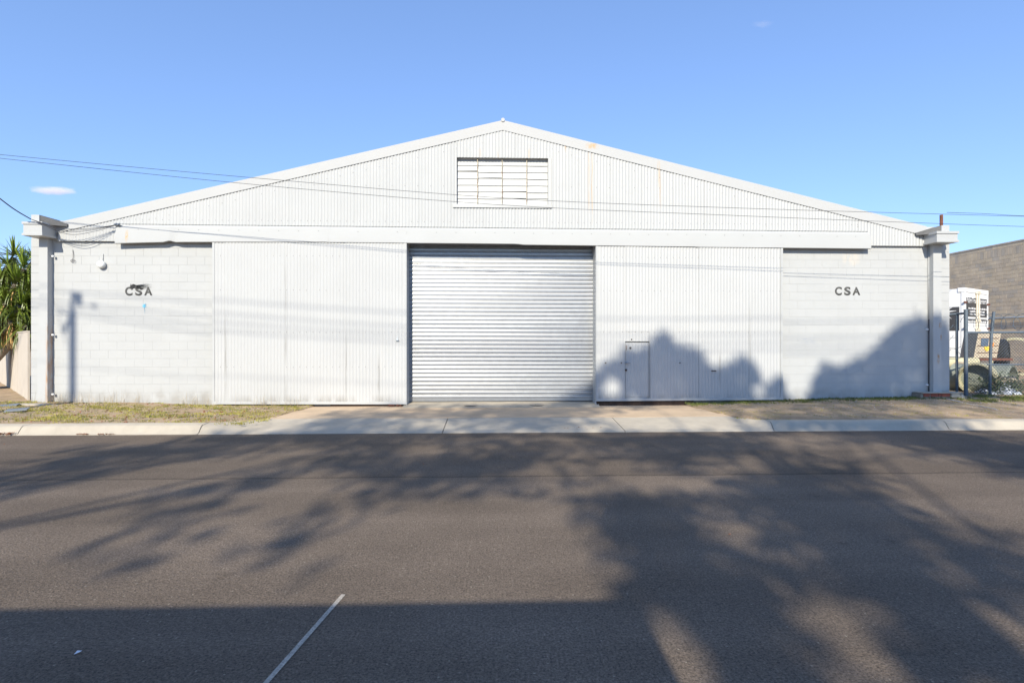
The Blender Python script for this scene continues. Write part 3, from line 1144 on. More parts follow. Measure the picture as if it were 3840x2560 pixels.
def slat_mesh(w):
    prof = [(0.000, .000), (.004, .000), (.030, -.0035), (.058, -.0022), (.064, .000), (.066, .013), (.0715, .013), (.073, .001), (.078, -.003), (.084, -.0035), (.090, -.003), (.0945, .001), (.0955, .013), (.100, .013)]
    mb = MB()
    nxs = 10
    for k in range(nxs + 1):
        x = -w / 2 + w * k / nxs
        for (z, y) in prof:
            mb.v.append((x, y, z))
    m_ = len(prof)
    for k in range(nxs):
        for q in range(m_ - 1):
            a = k * m_ + q
            mb.f.append((a, a + m_, a + m_ + 1, a + 1))
    me = mb.mesh('slat', M['galv'], 'auto', False)
    return me


me_slat = slat_mesh(rx1 - rx0)
z = zbot + .068
i = 0
while z < 3.95:
    o = bpy.data.objects.new('slat', me_slat)
    link(o, roller)
    o.location = ((rx0 + rx1) / 2, YR, z)
    o.rotation_euler = (R(0.22 * math.sin(i * 1.9) + 0.25 * math.sin(i * .7)), 0, R(0.03 * math.sin(i)))
    z += .1
    i += 1

# pilasters, capitals, conduits -----------------------------------------------
YP = 12.65
for (fa, fb, ca, cb, side) in ((146, 178, 81, 158, -1), (3500, 3531, 3513, 3597, 1)):
    xa, xb = WX(fa, YP), WX(fb, YP)
    mb = MB()
    zb_ = float(wall_z((xa + xb) / 2)) - .1
    mb.box(xa, xb, YP, D + .02, zb_, WZ(880, YP))
    if side < 0:
        mb.box(xa - .03, xb + .004, YP - .008, YP - .001, zb_, WZ(1225, YP))
    mb.build('pilaster', M['pilaster'], ware)
    yc = 12.33
    x0, x1 = WX(ca, yc), WX(cb, yc)
    zt_, zb_ = WZ(843 if side < 0 else 855, yc), WZ(893 if side < 0 else 897, yc)
    mb = MB()
    mb.box(x0 + .02, x1 - .02, yc + .02, D + .02, zb_ + .012, zt_ - .012)
    mb.box(x0 - .0, x1 + .0, yc, D + .021, zt_ - .055, zt_)
    mb.box(x0 - .0, x1 + .0, yc, D + .021, zb_, zb_ + .05)
    cp = mb.build('capital', M['trim'], ware)
    u0, u1 = (117, 147) if side < 0 else (3531, 3560)
    bx0, bx1 = WX(u0, yc + .1), WX(u1, yc + .1)
    mb = MB()
    bz0, bz1 = zt_ - .01, WZ(818 if side < 0 else 833, yc + .1)
    mb.box(bx0, bx1, yc + .1, D + .6, bz0, bz1)
    mb.build('gutter_end', M['trim'], cp)
    mb = MB()
    s0 = bx1 if side < 0 else bx0
    ln = .42 * (1 if side < 0 else -1)
    mb.sheetpoly([(s0, yc + .12, bz1 - .002), (s0 + ln, yc + .35, zt_ + .03), (s0 + ln, yc + .35, zt_ - .03), (s0, yc + .12, zt_ - .03)], (0, .5, 0))
    mb.build('gutter_lid', M['lid'], cp)
for py_ in (961, 1255, 1477):
    mb = MB()
    c = W(198, py_, YP + .1)
    mb.box(c.x, c.x + .045, YP + .06, YP + .105, c.z - .018, c.z + .018)
    mb.build('pipe_clip', M['plastic'], ware)
for py_ in (1235, 1443):
    mb = MB()
    c = W(3481, py_, YP + .1)
    mb.box(c.x - .03, c.x + .02, D - .04, D + .01, c.z - .018, c.z + .018)
    mb.build('pipe_clip', M['plastic'], ware)
mb = MB()
mb.tube([(WX(3484, D - .03), D - .025, WZ(1478, D)), (WX(3484, D - .03), D - .025, WZ(1195, D))], .014, 8)
mb.build('conduit', M['conduit'], ware, smooth=True)
mb = MB()
mb.tube([(WX(3484, D - .03) - .004, D - .022, WZ(1195, D)), (WX(3484, D - .03) - .004, D - .022, WZ(905, D))], .011, 8)
mb.build('conduit', M['trim'], ware, smooth=True)
mb = MB()
c = W(3530, 856, 12.75)
mb.tube([(c.x, 12.75, c.z - .3), (c.x, 12.75, WZ(793, 12.75))], .036, 10)
mb.build('rusty_post', M['rust'], ware, smooth='auto')
mb = MB()
mb.tube([(XWR + .06 * math.cos(a) + .01, D + .1, WZ(915, D) + .07 * math.sin(a)) for a in np.linspace(-1.4, 1.4, 10)], .006, 5)
mb.build('cable_loop', M['wire'], ware)


# painted lettering -------------------------------------------------------------
def text_mesh(s, h, m, name, parent, origin, xdir=Vector((1, 0, 0)), zdir=Vector((0, 0, 1)), width=None, bold=0.0, ext=.001, label=None):
    cu = bpy.data.curves.new('t', 'FONT')
    cu.body = s
    cu.size = 1.0
    cu.offset = bold
    cu.extrude = 0
    ob = bpy.data.objects.new('t', cu)
    col.objects.link(ob)
    bpy.context.view_layer.update()
    me = bpy.data.meshes.new_from_object(ob.evaluated_get(bpy.context.evaluated_depsgraph_get()))
    bpy.data.objects.remove(ob)
    co = np.array([v.co[:] for v in me.vertices])
    x0, x1, y0, y1 = co[:, 0].min(), co[:, 0].max(), co[:, 1].min(), co[:, 1].max()
    sy = h / (y1 - y0)
    sx_ = (width / (x1 - x0)) if width else sy
    nrm = xdir.cross(zdir)
    for v in me.vertices:
        p = Vector(origin) + xdir * ((v.co.x - x0) * sx_) + zdir * ((v.co.y - y0) * sy) + nrm * .0
        v.co = p
    bm = bmesh.new()
    bm.from_mesh(me)
    r = bmesh.ops.extrude_face_region(bm, geom=bm.faces[:])
    bmesh.ops.translate(bm, verts=[g for g in r['geom'] if isinstance(g, bmesh.types.BMVert)], vec=nrm * ext)
    bmesh.ops.recalc_face_normals(bm, faces=bm.faces)
    bm.to_mesh(me)
    bm.free()
    me.materials.clear()
    me.materials.append(m)
    me.name = name
    o = bpy.data.objects.new(name, me)
    link(o, parent)
    if label:
        o['label'] = label
    return o


YT = D - .0035
for (ch, xa, xb, a, b) in (('C', 469, 497, 1075, 1108), ('S', 507, 533, 1075, 1108), ('A', 541, 571, 1076, 1107),
                           ('C', 3131, 3157, 1075, 1107), ('S', 3166, 3190, 1075, 1107), ('A', 3197, 3226, 1076, 1106)):
    p = W(xa, b, YT)
    q = W(xb, a, YT)
    text_mesh(ch, q.z - p.z, M['letter'], 'letter', ware, (p.x, YT, p.z), width=q.x - p.x, bold=.036)
mb = MB()


def blob(cx, cy, rx, ry, seed, n=26, rag=.35, yoff=0.0):
    r_ = random.Random(seed)
    pts = []
    for k in range(n):
        a = 2 * math.pi * k / n
        q = 1 + rag * (r_.random() - .5) * 2
        pts.append(W(cx + rx * q * math.cos(a), cy + ry * q * math.sin(a), YT - .0018 - yoff))
    c = W(cx, cy, YT - .0018 - yoff)
    o = len(mb.v)
    mb.v.append(tuple(c))
    mb.v += [tuple(p) for p in pts]
    for k in range(n):
        mb.f.append((o, o + 1 + k, o + 1 + (k + 1) % n))


blob(494, 1076, 7, 10, 1)
blob(502, 1071, 5, 7, 2, yoff=.0004)
blob(520, 1080, 9, 4, 3, yoff=.0008)
blob(530, 1083, 8, 3, 4, yoff=.0012)
for k in range(26):
    a = random.uniform(-.25, .3)
    ln = random.uniform(12, 66)
    sx_, sy_ = 498 + random.uniform(-4, 18), 1073 + random.uniform(-6, 8)
    p, q = W(sx_, sy_, YT - .003), W(sx_ + ln, sy_ + ln * a * .6, YT - .003)
    mb.tube([p, q], .0035, 3, r2=.0008)
o = mb.build('paint_splatter', M['splat'], ware)
o['label'] = 'black spray splatter over the left lettering'
mb = MB()
blob(540, 1147, 7, 6, 8, rag=.5)
for k in range(10):
    a = random.uniform(0, 6.28)
    ln = random.uniform(6, 14)
    p, q = W(540, 1147, YT - .003), W(540 + ln * math.cos(a), 1147 + ln * math.sin(a), YT - .003)
    mb.tube([p, q], .006, 3, r2=.001)
p, q = W(542, 1150, YT - .003), W(543, 1176, YT - .003)
mb.tube([p, q], .006, 3, r2=.001)
o = mb.build('paint_splatter', M['blue'], ware)
o['label'] = 'pale blue paint splatter below the left lettering'

# wall lamp ---------------------------------------------------------------------
lc = W(386, 993, D)
lamp = thing('wall_lamp', 'round white bulkhead lamp on the block wall above the left lettering', 'lamp', lc)
ax = Vector((-.05, -1, .0)).normalized()
mb = MB()
mb.lathe(lc + Vector((0, .004, 0)), ax, [(0, .001), (0, .080), (.038, .080), (.042, .074), (.05, .074)], 28)
mb.build('lamp_base', M['lamp'], lamp, smooth='auto')
mb = MB()
prof = [(.05, .092)] + [(.05 + .018 + .055 * math.sin(t), .092 * math.cos(t)) for t in np.linspace(0, math.pi / 2 - .01, 8)]
mb.lathe(lc + Vector((0, .004, 0)), ax, [(.048, .07), (.048, .094), (.066, .094)] + prof[1:], 28)
mb.build('lamp_cover', M['lamp'], lamp, smooth='auto')
mb = MB()
c0, c1 = W(386, 985, D - .012), W(386, 952, D - .012)
mb.tube([c0, c1], .009, 8)
mb.build('lamp_conduit', M['trim'], lamp, smooth=True)
mb = MB()
cp = [W(273, 937, D - .01), W(275, 955, D - .02), W(273, 970, D - .02), W(269, 980, D - .03)]
cp += [W(273 + 8 * math.cos(a), 978 + 5 * math.sin(a), D - .03) for a in np.linspace(2.6, 8.6, 9)]
mb.tube(curve_pts(cp, 5), .005, 5)
tag(mb.build('cable_tail', M['conduit']), 'loose looped cable end hanging on the block wall beside the lamp', 'cable')

# plinths at both corners ------------------------------------------------------------
pl = thing('brick_plinth', 'low plinth of red bricks and a pale block under the right pilaster', 'plinth', (WX(3520, 12.5), 12.5, .2))
px0, px1 = WX(3462, 12.5), WX(3560, 12.5)
bz = WZ(1494, 12.5)
mb = MB()
mb.box(px0 - .05, WX(3590, 12.5), 12.512, 12.79, bz - .2, WZ(1481, 12.5))
mb.build('mortar_bed', M['mortar'], pl)
edges = [3464, 3487, 3490, 3519, 3521, 3530, 3532, 3563]
bt, bb = WZ(1480, 12.5), WZ(1492, 12.5)
for a, b in ((3464, 3487), (3491, 3519), (3521, 3530), (3532, 3563)):
    mb = MB()
    mb.box(WX(a, 12.5), WX(b, 12.5), 12.5, 12.62, bb, bt)
    mb.build('brick', M['brick'], pl)
mb = MB()
mb.box(WX(3566, 12.5), WX(3598, 12.5), 12.49, 12.7, WZ(1495, 12.5), WZ(1478.5, 12.5))
mb.build('pale_block', M['stone'], pl)
mb = MB()
mb.lathe((WX(3608, 12.5), 12.55, WZ(1500, 12.5)), (0, 0, 1), [(0, .09), (.05, .085), (.1, .05), (.12, .001)], 7)
mb.build('rubble', M['stone'], pl)
mb = MB()
mb.box(WX(3458, 12.5), WX(3608, 12.5), 12.47, 12.795, WZ(1479, 12.5), WZ(1476.5, 12.5))
mb.build('cap_slab', M['stone'], pl)
pl2 = thing('concrete_plinth', 'low tan concrete plinth at the foot of the left pilaster', 'plinth', (WX(110, 12.2), 12.2, .2))
mb = MB()
mb.box(WX(57, 12.1), WX(162, 12.1), 12.1, 12.3, 0.05, WZ(1509, 12.1))
mb.build('block', M['stone'], pl2)
mb = MB()
for k in range(7):
    c = W(168 + k * 10, 1511 - k * 1.6, 12.2)
    mb.lathe((c.x, 12.25 + .05 * (k % 2), .12), (.1, .1, 1), [(0, .06), (.05, .055), (.085 - .006 * k, .03), (.1 - .006 * k, .001)], 6)
mb.build('rubble', M['mortar'], pl2, kind='stuff')

# ------------------------------------------------------------------ wires in front of the shed
def wire(name, pts, r, label, group=None, m='wire'):
    mb = MB()
    mb.tube(pts, r, 5)
    tag(mb.build(name, M[m]), label, 'power line', group)


for lab, YW, tr in (('upper of the two thin power lines crossing in front of the gable', 11.12, [(-260, 548), (0, 580), (971, 669), (1886, 743), (2700, 778), (3527, 803), (4100, 818)]),
                ('lower of the two thin power lines crossing in front of the gable', 11.23, [(-260, 566), (0, 594), (971, 694), (1886, 769), (2700, 806), (3527, 839), (4100, 858)])):
    wire('power_line', curve_pts([W(x, y, YW) for x, y in tr], 12), .0046, lab, 'power lines in front of the shed')
wire('power_line', curve_pts([W(3551, 797, 12.6), W(3700, 802, 14), W(3840, 810, 16), W(4200, 826, 20)], 10), .006, 'short wire running right from the rusty post above the right capital')
# service drop to the wall bracket
A0, A1 = W(-140, 640, 8.5), W(116, 822, 12.25)
bk = W(440, 843, 12.64)
mb = MB()
mb.tube(curve_pts([W(-200, 588, 11.3), W(0, 745, 11.8), W(60, 789, 12.05), A1], 10), .013, 6)
tag(mb.build('service_cable', M['wire']), 'thick black service cable coming down to the left capital', 'cable')
mb = MB()
for k, dip in enumerate((2, 8, 14, 24)):
    mid = W(225 + 8 * k, 853 + dip, 12.40)
    mid2 = W(330 + 6 * k, 858 - 2 + dip * .55, 12.52)
    mb.tube(curve_pts([A1, mid, mid2, bk], 9), .0055, 5)
sc_ = mb.build('service_cable', M['wire'])
tag(sc_, 'bundle of four thin black wires drooping to the gable bracket', 'cable')
mb = MB()
for k in range(4):
    c = W(430 + k * 6, 842 - 2 * (k % 2), 12.62)
    mb.lathe(c, (.2, -.4, .6), [(-.02, .001), (-.02, .014), (0, .022), (.02, .014), (.03, .001)], 8)
mb.box(bk.x - .08, bk.x + .06, 12.63, 12.72, bk.z - .02, bk.z)
tag(mb.build('cable_bracket', M['galv_dull'], smooth='auto'), 'cable bracket with small insulators on the left of the gable', 'bracket')

# ------------------------------------------------------------------ left: tan fence and yucca
fl = thing('tan_fence', 'smooth tan sheet fence beside the left corner of the shed', 'fence', G(60, 1490, .2))
q0, q1 = G(103, 1500, .2), G(5, 1438, .2)
q1 = Vector((q1.x, q1.y, .2))
dv = (q1 - q0)
L = dv.length
dv.normalize()
nrm = Vector((dv.y, -dv.x, 0))
H = 1.64
x = 0.0
k = 0
while x < L + 3:
    w_ = 1.19
    mb = MB()
    mb.obox(q0 + dv * (x + .004) + Vector((0, 0, -.15)) + nrm * (.004 * (k % 2)), dv * (w_ - .008), nrm * .012, Vector((0, 0, H + .15)))
    mb.build('fence_panel', M['fence'], fl)
    x += w_
    k += 1
mb = MB()
mb.obox(q0 + nrm * -.012 + Vector((0, 0, H)), dv * (L + 3), nrm * .04, Vector((0, 0, .03)))
mb.build('top_rail', M['fence'], fl)
mb = MB()
mb.obox(q0 - dv * .045 + Vector((0, 0, -.15)), dv * .04, nrm * .04, Vector((0, 0, H + .18)))
mb.build('fence_post', M['fence'], fl)

yu = thing('yucca_plant', 'tall spiky yucca with yellow dead leaves rising behind the tan fence', 'plant', (-15.2, 15.6, .2))


def yleaf_mesh(name, m, Lf, wid, droop):
    mb = MB()
    n = 6
    for k in range(n + 1):
        t = k / n
        w_ = wid * (0.55 + 1.2 * t) * (1 - t) ** .55 if t < .999 else 0.0
        w_ = wid * min(1, .5 + t * 2.2) * max(0, (1 - t)) ** .6
        a = droop * t
        px_ = Lf * (math.sin(a) / droop if droop > .01 else t)
        pz = -Lf * ((1 - math.cos(a)) / droop if droop > .01 else 0)
        fold = .35 * w_
        mb.v += [(px_, -w_, pz + fold), (px_, 0, pz), (px_, w_, pz + fold)]
    for k in range(n):
        a = k * 3
        mb.f += [(a, a + 3, a + 4, a + 1), (a + 1, a + 4, a + 5, a + 2)]
    return mb.mesh(name, m, True, False)


LM = [yleaf_mesh('leaf', M['yucca'], .66, .030, .45), yleaf_mesh('leaf', M['yucca_young'], .58, .032, .15), yleaf_mesh('leaf', M['yucca'], .70, .028, 1.0), yleaf_mesh('leaf', M['yucca_dry'], .66, .022, .7)]
heads = [DP(30, 1000, 15.0), DP(88, 1010, 14.9), DP(140, 1040, 15.0), DP(0, 1060, 14.8), DP(60, 1070, 14.7), DP(110, 1100, 14.8), DP(20, 1140, 14.7), DP(80, 1150, 14.6), DP(130, 1170, 14.8), DP(-40, 1100, 14.9), DP(45, 1205, 14.6), DP(100, 1225, 14.6), DP(0, 1215, 14.7), DP(52, 965, 16.3), DP(125, 985, 16.0), DP(5, 1085, 15.9), DP(75, 1095, 15.6), DP(140, 1080, 16.2), DP(-70, 1000, 16.6), DP(110, 1190, 15.7), DP(25, 1200, 15.5), DP(-60, 1150, 16.0)]
mb = MB()
base = Vector((-15.2, 15.8, .1))
for hp in heads:
    b0 = base + Vector((random.uniform(-.3, .3), random.uniform(-.2, .2), 0))
    mid = b0.lerp(hp, .5) + Vector((random.uniform(-.1, .1), .1, .15))
    mb.tube(curve_pts([b0, mid, hp], 6), .11, 8, r2=.07)
mb.build('trunk', M['bark'], yu, smooth=True)
nl = 0
extra = {0: [], 1: [], 2: [], 3: []}
cand = []
for hi_, hp in enumerate(heads):
    for k in range(95):
        u = random.random()
        el = R(85) - R(175) * (u ** .85)          # from upright to hanging
        az = random.uniform(0, 2 * math.pi)
        mi = 1 if el > R(45) else (0 if el > R(-5) else 2)
        if el < R(-48) and random.random() < (.85 if hi_ in (6, 10, 11, 12) else .30):
            mi = 3
        d = Vector((math.cos(az) * math.cos(el), math.sin(az) * math.cos(el), math.sin(el)))
        zax = Vector((0, 0, 1)) if abs(d.z) < .95 else Vector((math.cos(az), math.sin(az), 0))
        yax = zax.cross(d).normalized()
        zax = d.cross(yax)
        Mx = Matrix((d, yax, zax)).transposed().to_4x4()
        s_ = random.uniform(.8, 1.15)
        o_ = hp + Vector((0, 0, (.10 if el > 0 else -.12) * random.random())) + d * .04
        Mx = Matrix.Translation(o_) @ Mx @ Matrix.Scale(s_, 4)
        cand.append((-(d.y) - .3 * abs(hi_), mi, Mx))
cand.sort(key=lambda c: -c[0])
for i, (_, mi, Mx) in enumerate(cand):
    if i < 300:
        o = bpy.data.objects.new('leaf', LM[mi])
        col.objects.link(o)
        o.parent = yu
        o.matrix_parent_inverse = Matrix.Translation(-yu.location)
        o.matrix_basis = Mx
    else:
        extra[mi].append(Mx)
for mi, lst in extra.items():
    if not lst:
        continue
    mb = MB()
    src = LM[mi]
    vs = [v.co.copy() for v in src.vertices]
    fs = [tuple(p.vertices) for p in src.polygons]
    for Mx in lst:
        mb.add([Mx @ v for v in vs], fs)
    o = mb.build('foliage', src.materials[0], yu, smooth=True, fix=False)
    o['kind'] = 'stuff'

# ------------------------------------------------------------------ right: neighbour's block wall and the yard
nb_ = thing('block_building', 'grey brown concrete block wall of the neighbouring building on the right', 'building', (26.3, 30, .2))
XN = 26.3
ztopN = W(3562, 953, 1).z
ZTN = 1.61 + (1280 - 953) / FPX * (XN * FPX / (3562 - 1856)) * 1.0
mb = MB()
mb.box(XN + .010, XN + .25, 14, 50, -.1, ZTN - .02)
mb.build('wall', M['light_mortar'], nb_)
mb = MB()
mb.box(XN - .02, XN + .3, 14, 50, ZTN - .02, ZTN + .05)
mb.build('coping', M['grey_block_b'], nb_)


def nblock(m, L_, H_):
    mb = MB()
    j, ch = .012, .004
    y0, y1, z0, z1 = -L_ / 2 + j / 2, L_ / 2 - j / 2, -H_ / 2 + j / 2, H_ / 2 - j / 2
    fr = [(0, y0 + ch, z0 + ch), (0, y1 - ch, z0 + ch), (0, y1 - ch, z1 - ch), (0, y0 + ch, z1 - ch)]
    md = [(ch, y0, z0), (ch, y1, z0), (ch, y1, z1), (ch, y0, z1)]
    bk_ = [(.03, y0, z0), (.03, y1, z0), (.03, y1, z1), (.03, y0, z1)]
    mb.v = fr + md + bk_
    mb.f = [(0, 3, 2, 1)]
    for i in range(4):
        k = (i + 1) % 4
        mb.f += [(i, i + 4, k + 4, k), (i + 4, i + 8, k + 8, k + 4)]
    return mb.mesh('block', m)


NM = [nblock(M[k], .4, .2) for k in ('grey_block', 'grey_block_b', 'grey_block_c', 'grey_block', 'grey_block_c')]
NV = [nblock(M[k], .2, .4) for k in ('grey_block', 'grey_block_b', 'grey_block_c')]
cells = []
z = ZTN - .12
r = 0
while z > .1:
    if r == 1:
        y = 24.0
        while y < 33.2:
            cells.append((y, z - .1, 'v'))
            y += .2
        z -= .4
    else:
        y = 24.0 + (.2 if r % 2 else 0)
        while y < 33.2:
            cells.append((y, z, 'h'))
            y += .4
        z -= .2
    r += 1
vis = []
for c in cells:
    px_, py_ = proj((XN, c[0], c[1]))
    if 3540 < px_ < 3870:
        vis.append((py_ if py_ > 0 else 0, c))
vis.sort(key=lambda t: t[0] + (400 if proj((XN, t[1][0], t[1][1]))[0] > 3850 else 0))
rest = MB()
rk = {}
for i, (_, c) in enumerate(vis):
    me_ = random.choice(NM) if c[2] == 'h' else random.choice(NV)
    if i < 300:
        o = bpy.data.objects.new('block', me_)
        link(o, nb_)
        o.location = (XN + random.uniform(-.002, .002), c[0], c[1])
    else:
        mt = me_.materials[0].name
        rk.setdefault(mt, MB()).add([Vector(v.co) + Vector((XN, c[0], c[1])) for v in me_.vertices], [tuple(p.vertices) for p in me_.polygons])
for mt, b_ in rk.items():
    o = b_.build('block_course', bpy.data.materials[mt], nb_, fix=False)
    o['kind'] = 'stuff'
mb = MB()
mb.tube([(XN - .12, 24, 2.82), (XN - .12, 33, 2.82)], .05, 10)
mb.build('wall_pipe', M['galv_dull'], nb_, smooth=True)

# white box truck seen behind the corner
C0 = DP(3615, 1339, 18.8)
Cx = DP(3702, 1339, 20.02)
C0.z = Cx.z = 1.06
ue = (Cx - C0)
wE = ue.length
ue.normalize()
vs_ = Vector((-ue.y, ue.x, 0))
HB = 2.42
tr = thing('box_truck', 'white box truck body with dark palm sign behind the wire fence', 'truck', (C0.x, C0.y, .2))
mb = MB()
mb.obox(C0, ue * wE, vs_ * 6.0, Vector((0, 0, HB)))
mb.build('cargo_box', M['white_truck'], tr)
mb = MB()
mb.obox(C0 - vs_ * .03 + Vector((0, 0, HB - .12)) - ue * .03, ue * (wE + .06), vs_ * .2, Vector((0, 0, .15)))
for s in (0, 1):
    mb.obox(C0 + ue * (s * (wE - .05)) - ue * .02 - vs_ * .028 + Vector((0, 0, .0)), ue * .09, vs_ * .1, Vector((0, 0, HB - .12)))
mb.build('rear_frame', M['white_truck'], tr)
for s in (0, 1):
    mb = MB()
    d0 = C0 + ue * (.09 + s * (wE / 2 - .06)) - vs_ * .02
    mb.obox(d0, ue * (wE / 2 - .09), vs_ * .019, Vector((0, 0, HB - .14)))
    mb.build('rear_door', M['white_truck'], tr)
mb = MB()
for s in (-.10, .10):
    p = C0 + ue * (wE / 2 + s) - vs_ * .06
    mb.tube([p + Vector((0, 0, .05)), p + Vector((0, 0, HB - .05))], .03, 8)
for zz in (.9, 1.25, HB - .15):
    for s in (-.1, .1):
        mb.obox(C0 + ue * (wE / 2 + s - .06) - vs_ * .1 + Vector((0, 0, zz)), ue * .12, vs_ * .06, Vector((0, 0, .1)))
mb.build('locking_bar', M['rusty_white'], tr)
mb = MB()
for zz in (1.0, 1.9):
    for s in (0, 1):
        mb.obox(C0 + ue * (s * wE - .12 + .02) - vs_ * .06 + Vector((0, 0, zz)), ue * .2, vs_ * .04, Vector((0, 0, .06)))
mb.build('hinge', M['rust'], tr)


def zT(py):
    return 1.61 + (1280 - py) / FPX * 19.2


dO = C0 - vs_ * .024


def panel(name, a0, a1, z0, z1, m, off, parent=tr, th=.003):
    mb = MB()
    p = dO - vs_ * off + ue * (a0 * wE)
    mb.obox(Vector((p.x, p.y, z0)), ue * ((a1 - a0) * wE), vs_ * th, Vector((0, 0, z1 - z0)))
    return mb.build(name, m, parent)


sg = panel('sign_panel', .06, .95, zT(1188), zT(1117), M['sign_grey'], 0)
sg2 = panel('sign_panel', .06, .95, zT(1211), zT(1196), M['sign_grey'], 0)
text_mesh('PalmTransplanters', .27, M['sign_white'], 'lettering', tr, dO - vs_ * .004 + ue * (.08 * wE) + Vector((0, 0, zT(1144) - C0.z - 0)), xdir=ue, width=.85 * wE, bold=.01)
mb = MB()
rr = random.Random(3)
for (py_, a0, a1, h) in ((1156, .14, .90, .07), (1167, .2, .82, .07), (1177, .2, .84, .07), (1205, .08, .93, .09)):
    a = a0
    while a < a1:
        w_ = rr.uniform(.012, .03)
        hh = h * rr.uniform(.6, 1)
        p = dO - vs_ * .004 + ue * (a * wE)
        mb.obox(Vector((p.x, p.y, zT(py_) - h / 2)), ue * (w_ * wE), vs_ * -.002, Vector((0, 0, hh)))
        a += w_ + rr.choice((.006, .008, .02))
mb.build('small_print', M['sign_white'], tr)
# side of the body: dark panel with a palm emblem
sO = C0 - ue * .004
mb = MB()
mb.obox(Vector((sO.x, sO.y, zT(1240))) + vs_ * .13 - ue * .004, vs_ * 2.2, ue * .003, Vector((0, 0, zT(1152) - zT(1240))))
sp_ = mb.build('side_panel', M['sign_grey'], tr)
mb = MB()
for k in range(7):
    a = R(-50 + k * 32)
    cpt = Vector((sO.x, sO.y, zT(1170))) + vs_ * .62 - ue * .009
    e = cpt + vs_ * (-.42 * math.cos(a)) + Vector((0, 0, .28 * math.sin(a)))
    s_ = Vector((0, 0, .04)) if abs(math.cos(a)) > .5 else vs_ * .04
    mb.quad(cpt - s_, e - s_ * .1 + Vector((0, 0, -.03)), e + s_ * .1 + Vector((0, 0, -.03)), cpt + s_)
mb.build('palm_emblem', M['sign_white'], tr)
mb = MB()
mb.obox(Vector((C0.x, C0.y, .78)) + ue * .3 + vs_ * .1, ue * (wE - .6), vs_ * 5.8, Vector((0, 0, .26)))
mb.build('chassis', M['black'], tr)
for s in (0.12, wE - .42):
    for t in (1.2, 4.6):
        mb = MB()
        c = Vector((C0.x, C0.y, .66)) + ue * s + vs_ * t
        mb.lathe(c, ue, [(0, .2), (0, .42), (.03, .46), (.27, .46), (.3, .42), (.3, .2)], 24)
        w_ = mb.build('wheel', M['black'], tr, smooth='auto')
        mb = MB()
        mb.lathe(c, ue, [(.02, .001), (.02, .2), (.28, .2), (.28, .001)], 16)
        mb.build('rim', M['galv_dull'], w_, smooth='auto')

# pipes, hopper, tyre, tarp, bush in the yard


def pipe(cpx, cpy, depth, axis, Ro, th, L_, m, label, n=36):
    c = DP(cpx, cpy, depth)
    a = Vector(axis).normalized()
    mb = MB()
    mb.lathe(c, a, [(0, Ro - th), (0, Ro), (.06, Ro + .012), (.07, Ro), (L_, Ro), (L_, Ro - th), (0, Ro - th)], n)
    o = mb.build('concrete_pipe', m, smooth='auto', fix=True)
    o.data.update()
    tag(o, label, 'pipe', 'pipes stored in the yard')
    return o


pipe(3658, 1420, 14.6, (.86, .5, -.02), .43, .045, 1.0, M['pipe'], 'wide cream pipe with its open mouth beside the gate post')
pipe(3600, 1408, 15.8, (.8, .6, 0), .40, .04, .9, M['pipe_tan'], 'tan pipe with a shaded round mouth between the two gate posts')
pipe(3664, 1362, 15.9, (-.95, .3, .0), .17, .025, .9, M['pipe'], 'small cream pipe lying on top of the wider pipes')
pipe(3800, 1428, 14.4, (-.5, .85, 0), .42, .035, 1.3, M['pipe_grey'], 'grey green pipe with its mouth above the tarp')
pipe(3560, 1395, 17.2, (.5, .85, 0), .34, .04, .9, M['pipe'], 'cream pipe half hidden behind the right corner of the shed')
pipe(3806, 1338, 17.2, (.75, .65, 0), .62, .07, .8, M['pipe'], 'largest cream pipe standing behind the black tyre')
mb = MB()
c = DP(3766, 1332, 16.4)
ax = Vector((.62, -.78, 0)).normalized()
prof = []
for k in range(6):
    prof += [(-.02 + .012 * (k % 2), .12 + k * .06), (-.02 - .02 * (k % 2), .15 + k * .06)]
mb.lathe(c, ax, [(.12, .10)] + [(.1 + p[0], p[1]) for p in prof] + [(.04, .50), (-.14, .50), (-.2, .44), (-.2, .10), (.12, .10)], 36)
tag(mb.build('old_tyre', M['black'], smooth='auto'), 'large black ribbed tyre leaning beside the tan hopper', 'tyre')

hp_ = thing('plant_hopper', 'tan metal hopper with stickers on a dark trailer frame', 'machine', DP(3700, 1480, 15.9))
hd = 15.9
pts = [DP(3651, 1341, hd), DP(3738, 1341, hd), DP(3754, 1250, hd), DP(3668, 1250, hd)]
bx_ = Vector((.25, .75, 0))
mb = MB()
mb.sheetpoly(pts, bx_)
mb.build('body', M['tan'], hp_)
fw = Vector((0, -.006, 0))
mb = MB()
pq = [DP(3677, 1298, hd), DP(3703, 1298, hd), DP(3706, 1269, hd), DP(3679, 1269, hd)]
mb.sheetpoly([p + Vector((0, -.02, 0)) for p in pq], (0, .018, 0))
mb.build('control_panel', M['bluegrey'], hp_)
mb = MB()
pq = [DP(3690, 1308, hd), DP(3698, 1318, hd), DP(3708, 1310, hd), DP(3710, 1299, hd), DP(3691, 1299, hd)]
mb.sheetpoly([p + Vector((0, -.02, 0)) for p in pq], (0, .018, 0))
mb.build('sticker', M['yellow'], hp_)
mb = MB()
pq = [DP(3718, 1302, hd), DP(3722, 1302, hd), DP(3726, 1285, hd), DP(3722, 1285, hd)]
mb.sheetpoly([p + Vector((0, -.02, 0)) for p in pq], (0, .018, 0))
mb.build('sticker', M['orange'], hp_)
mb = MB()
for zz in (1268, 1296, 1322):
    p, q = DP(3664, zz, hd), DP(3745, zz, hd)
    mb.tube([p + fw * 2, q + fw * 2], .008, 5)
mb.build('seam', M['rust'], hp_)
mb = MB()
p = DP(3640, 1352, hd)
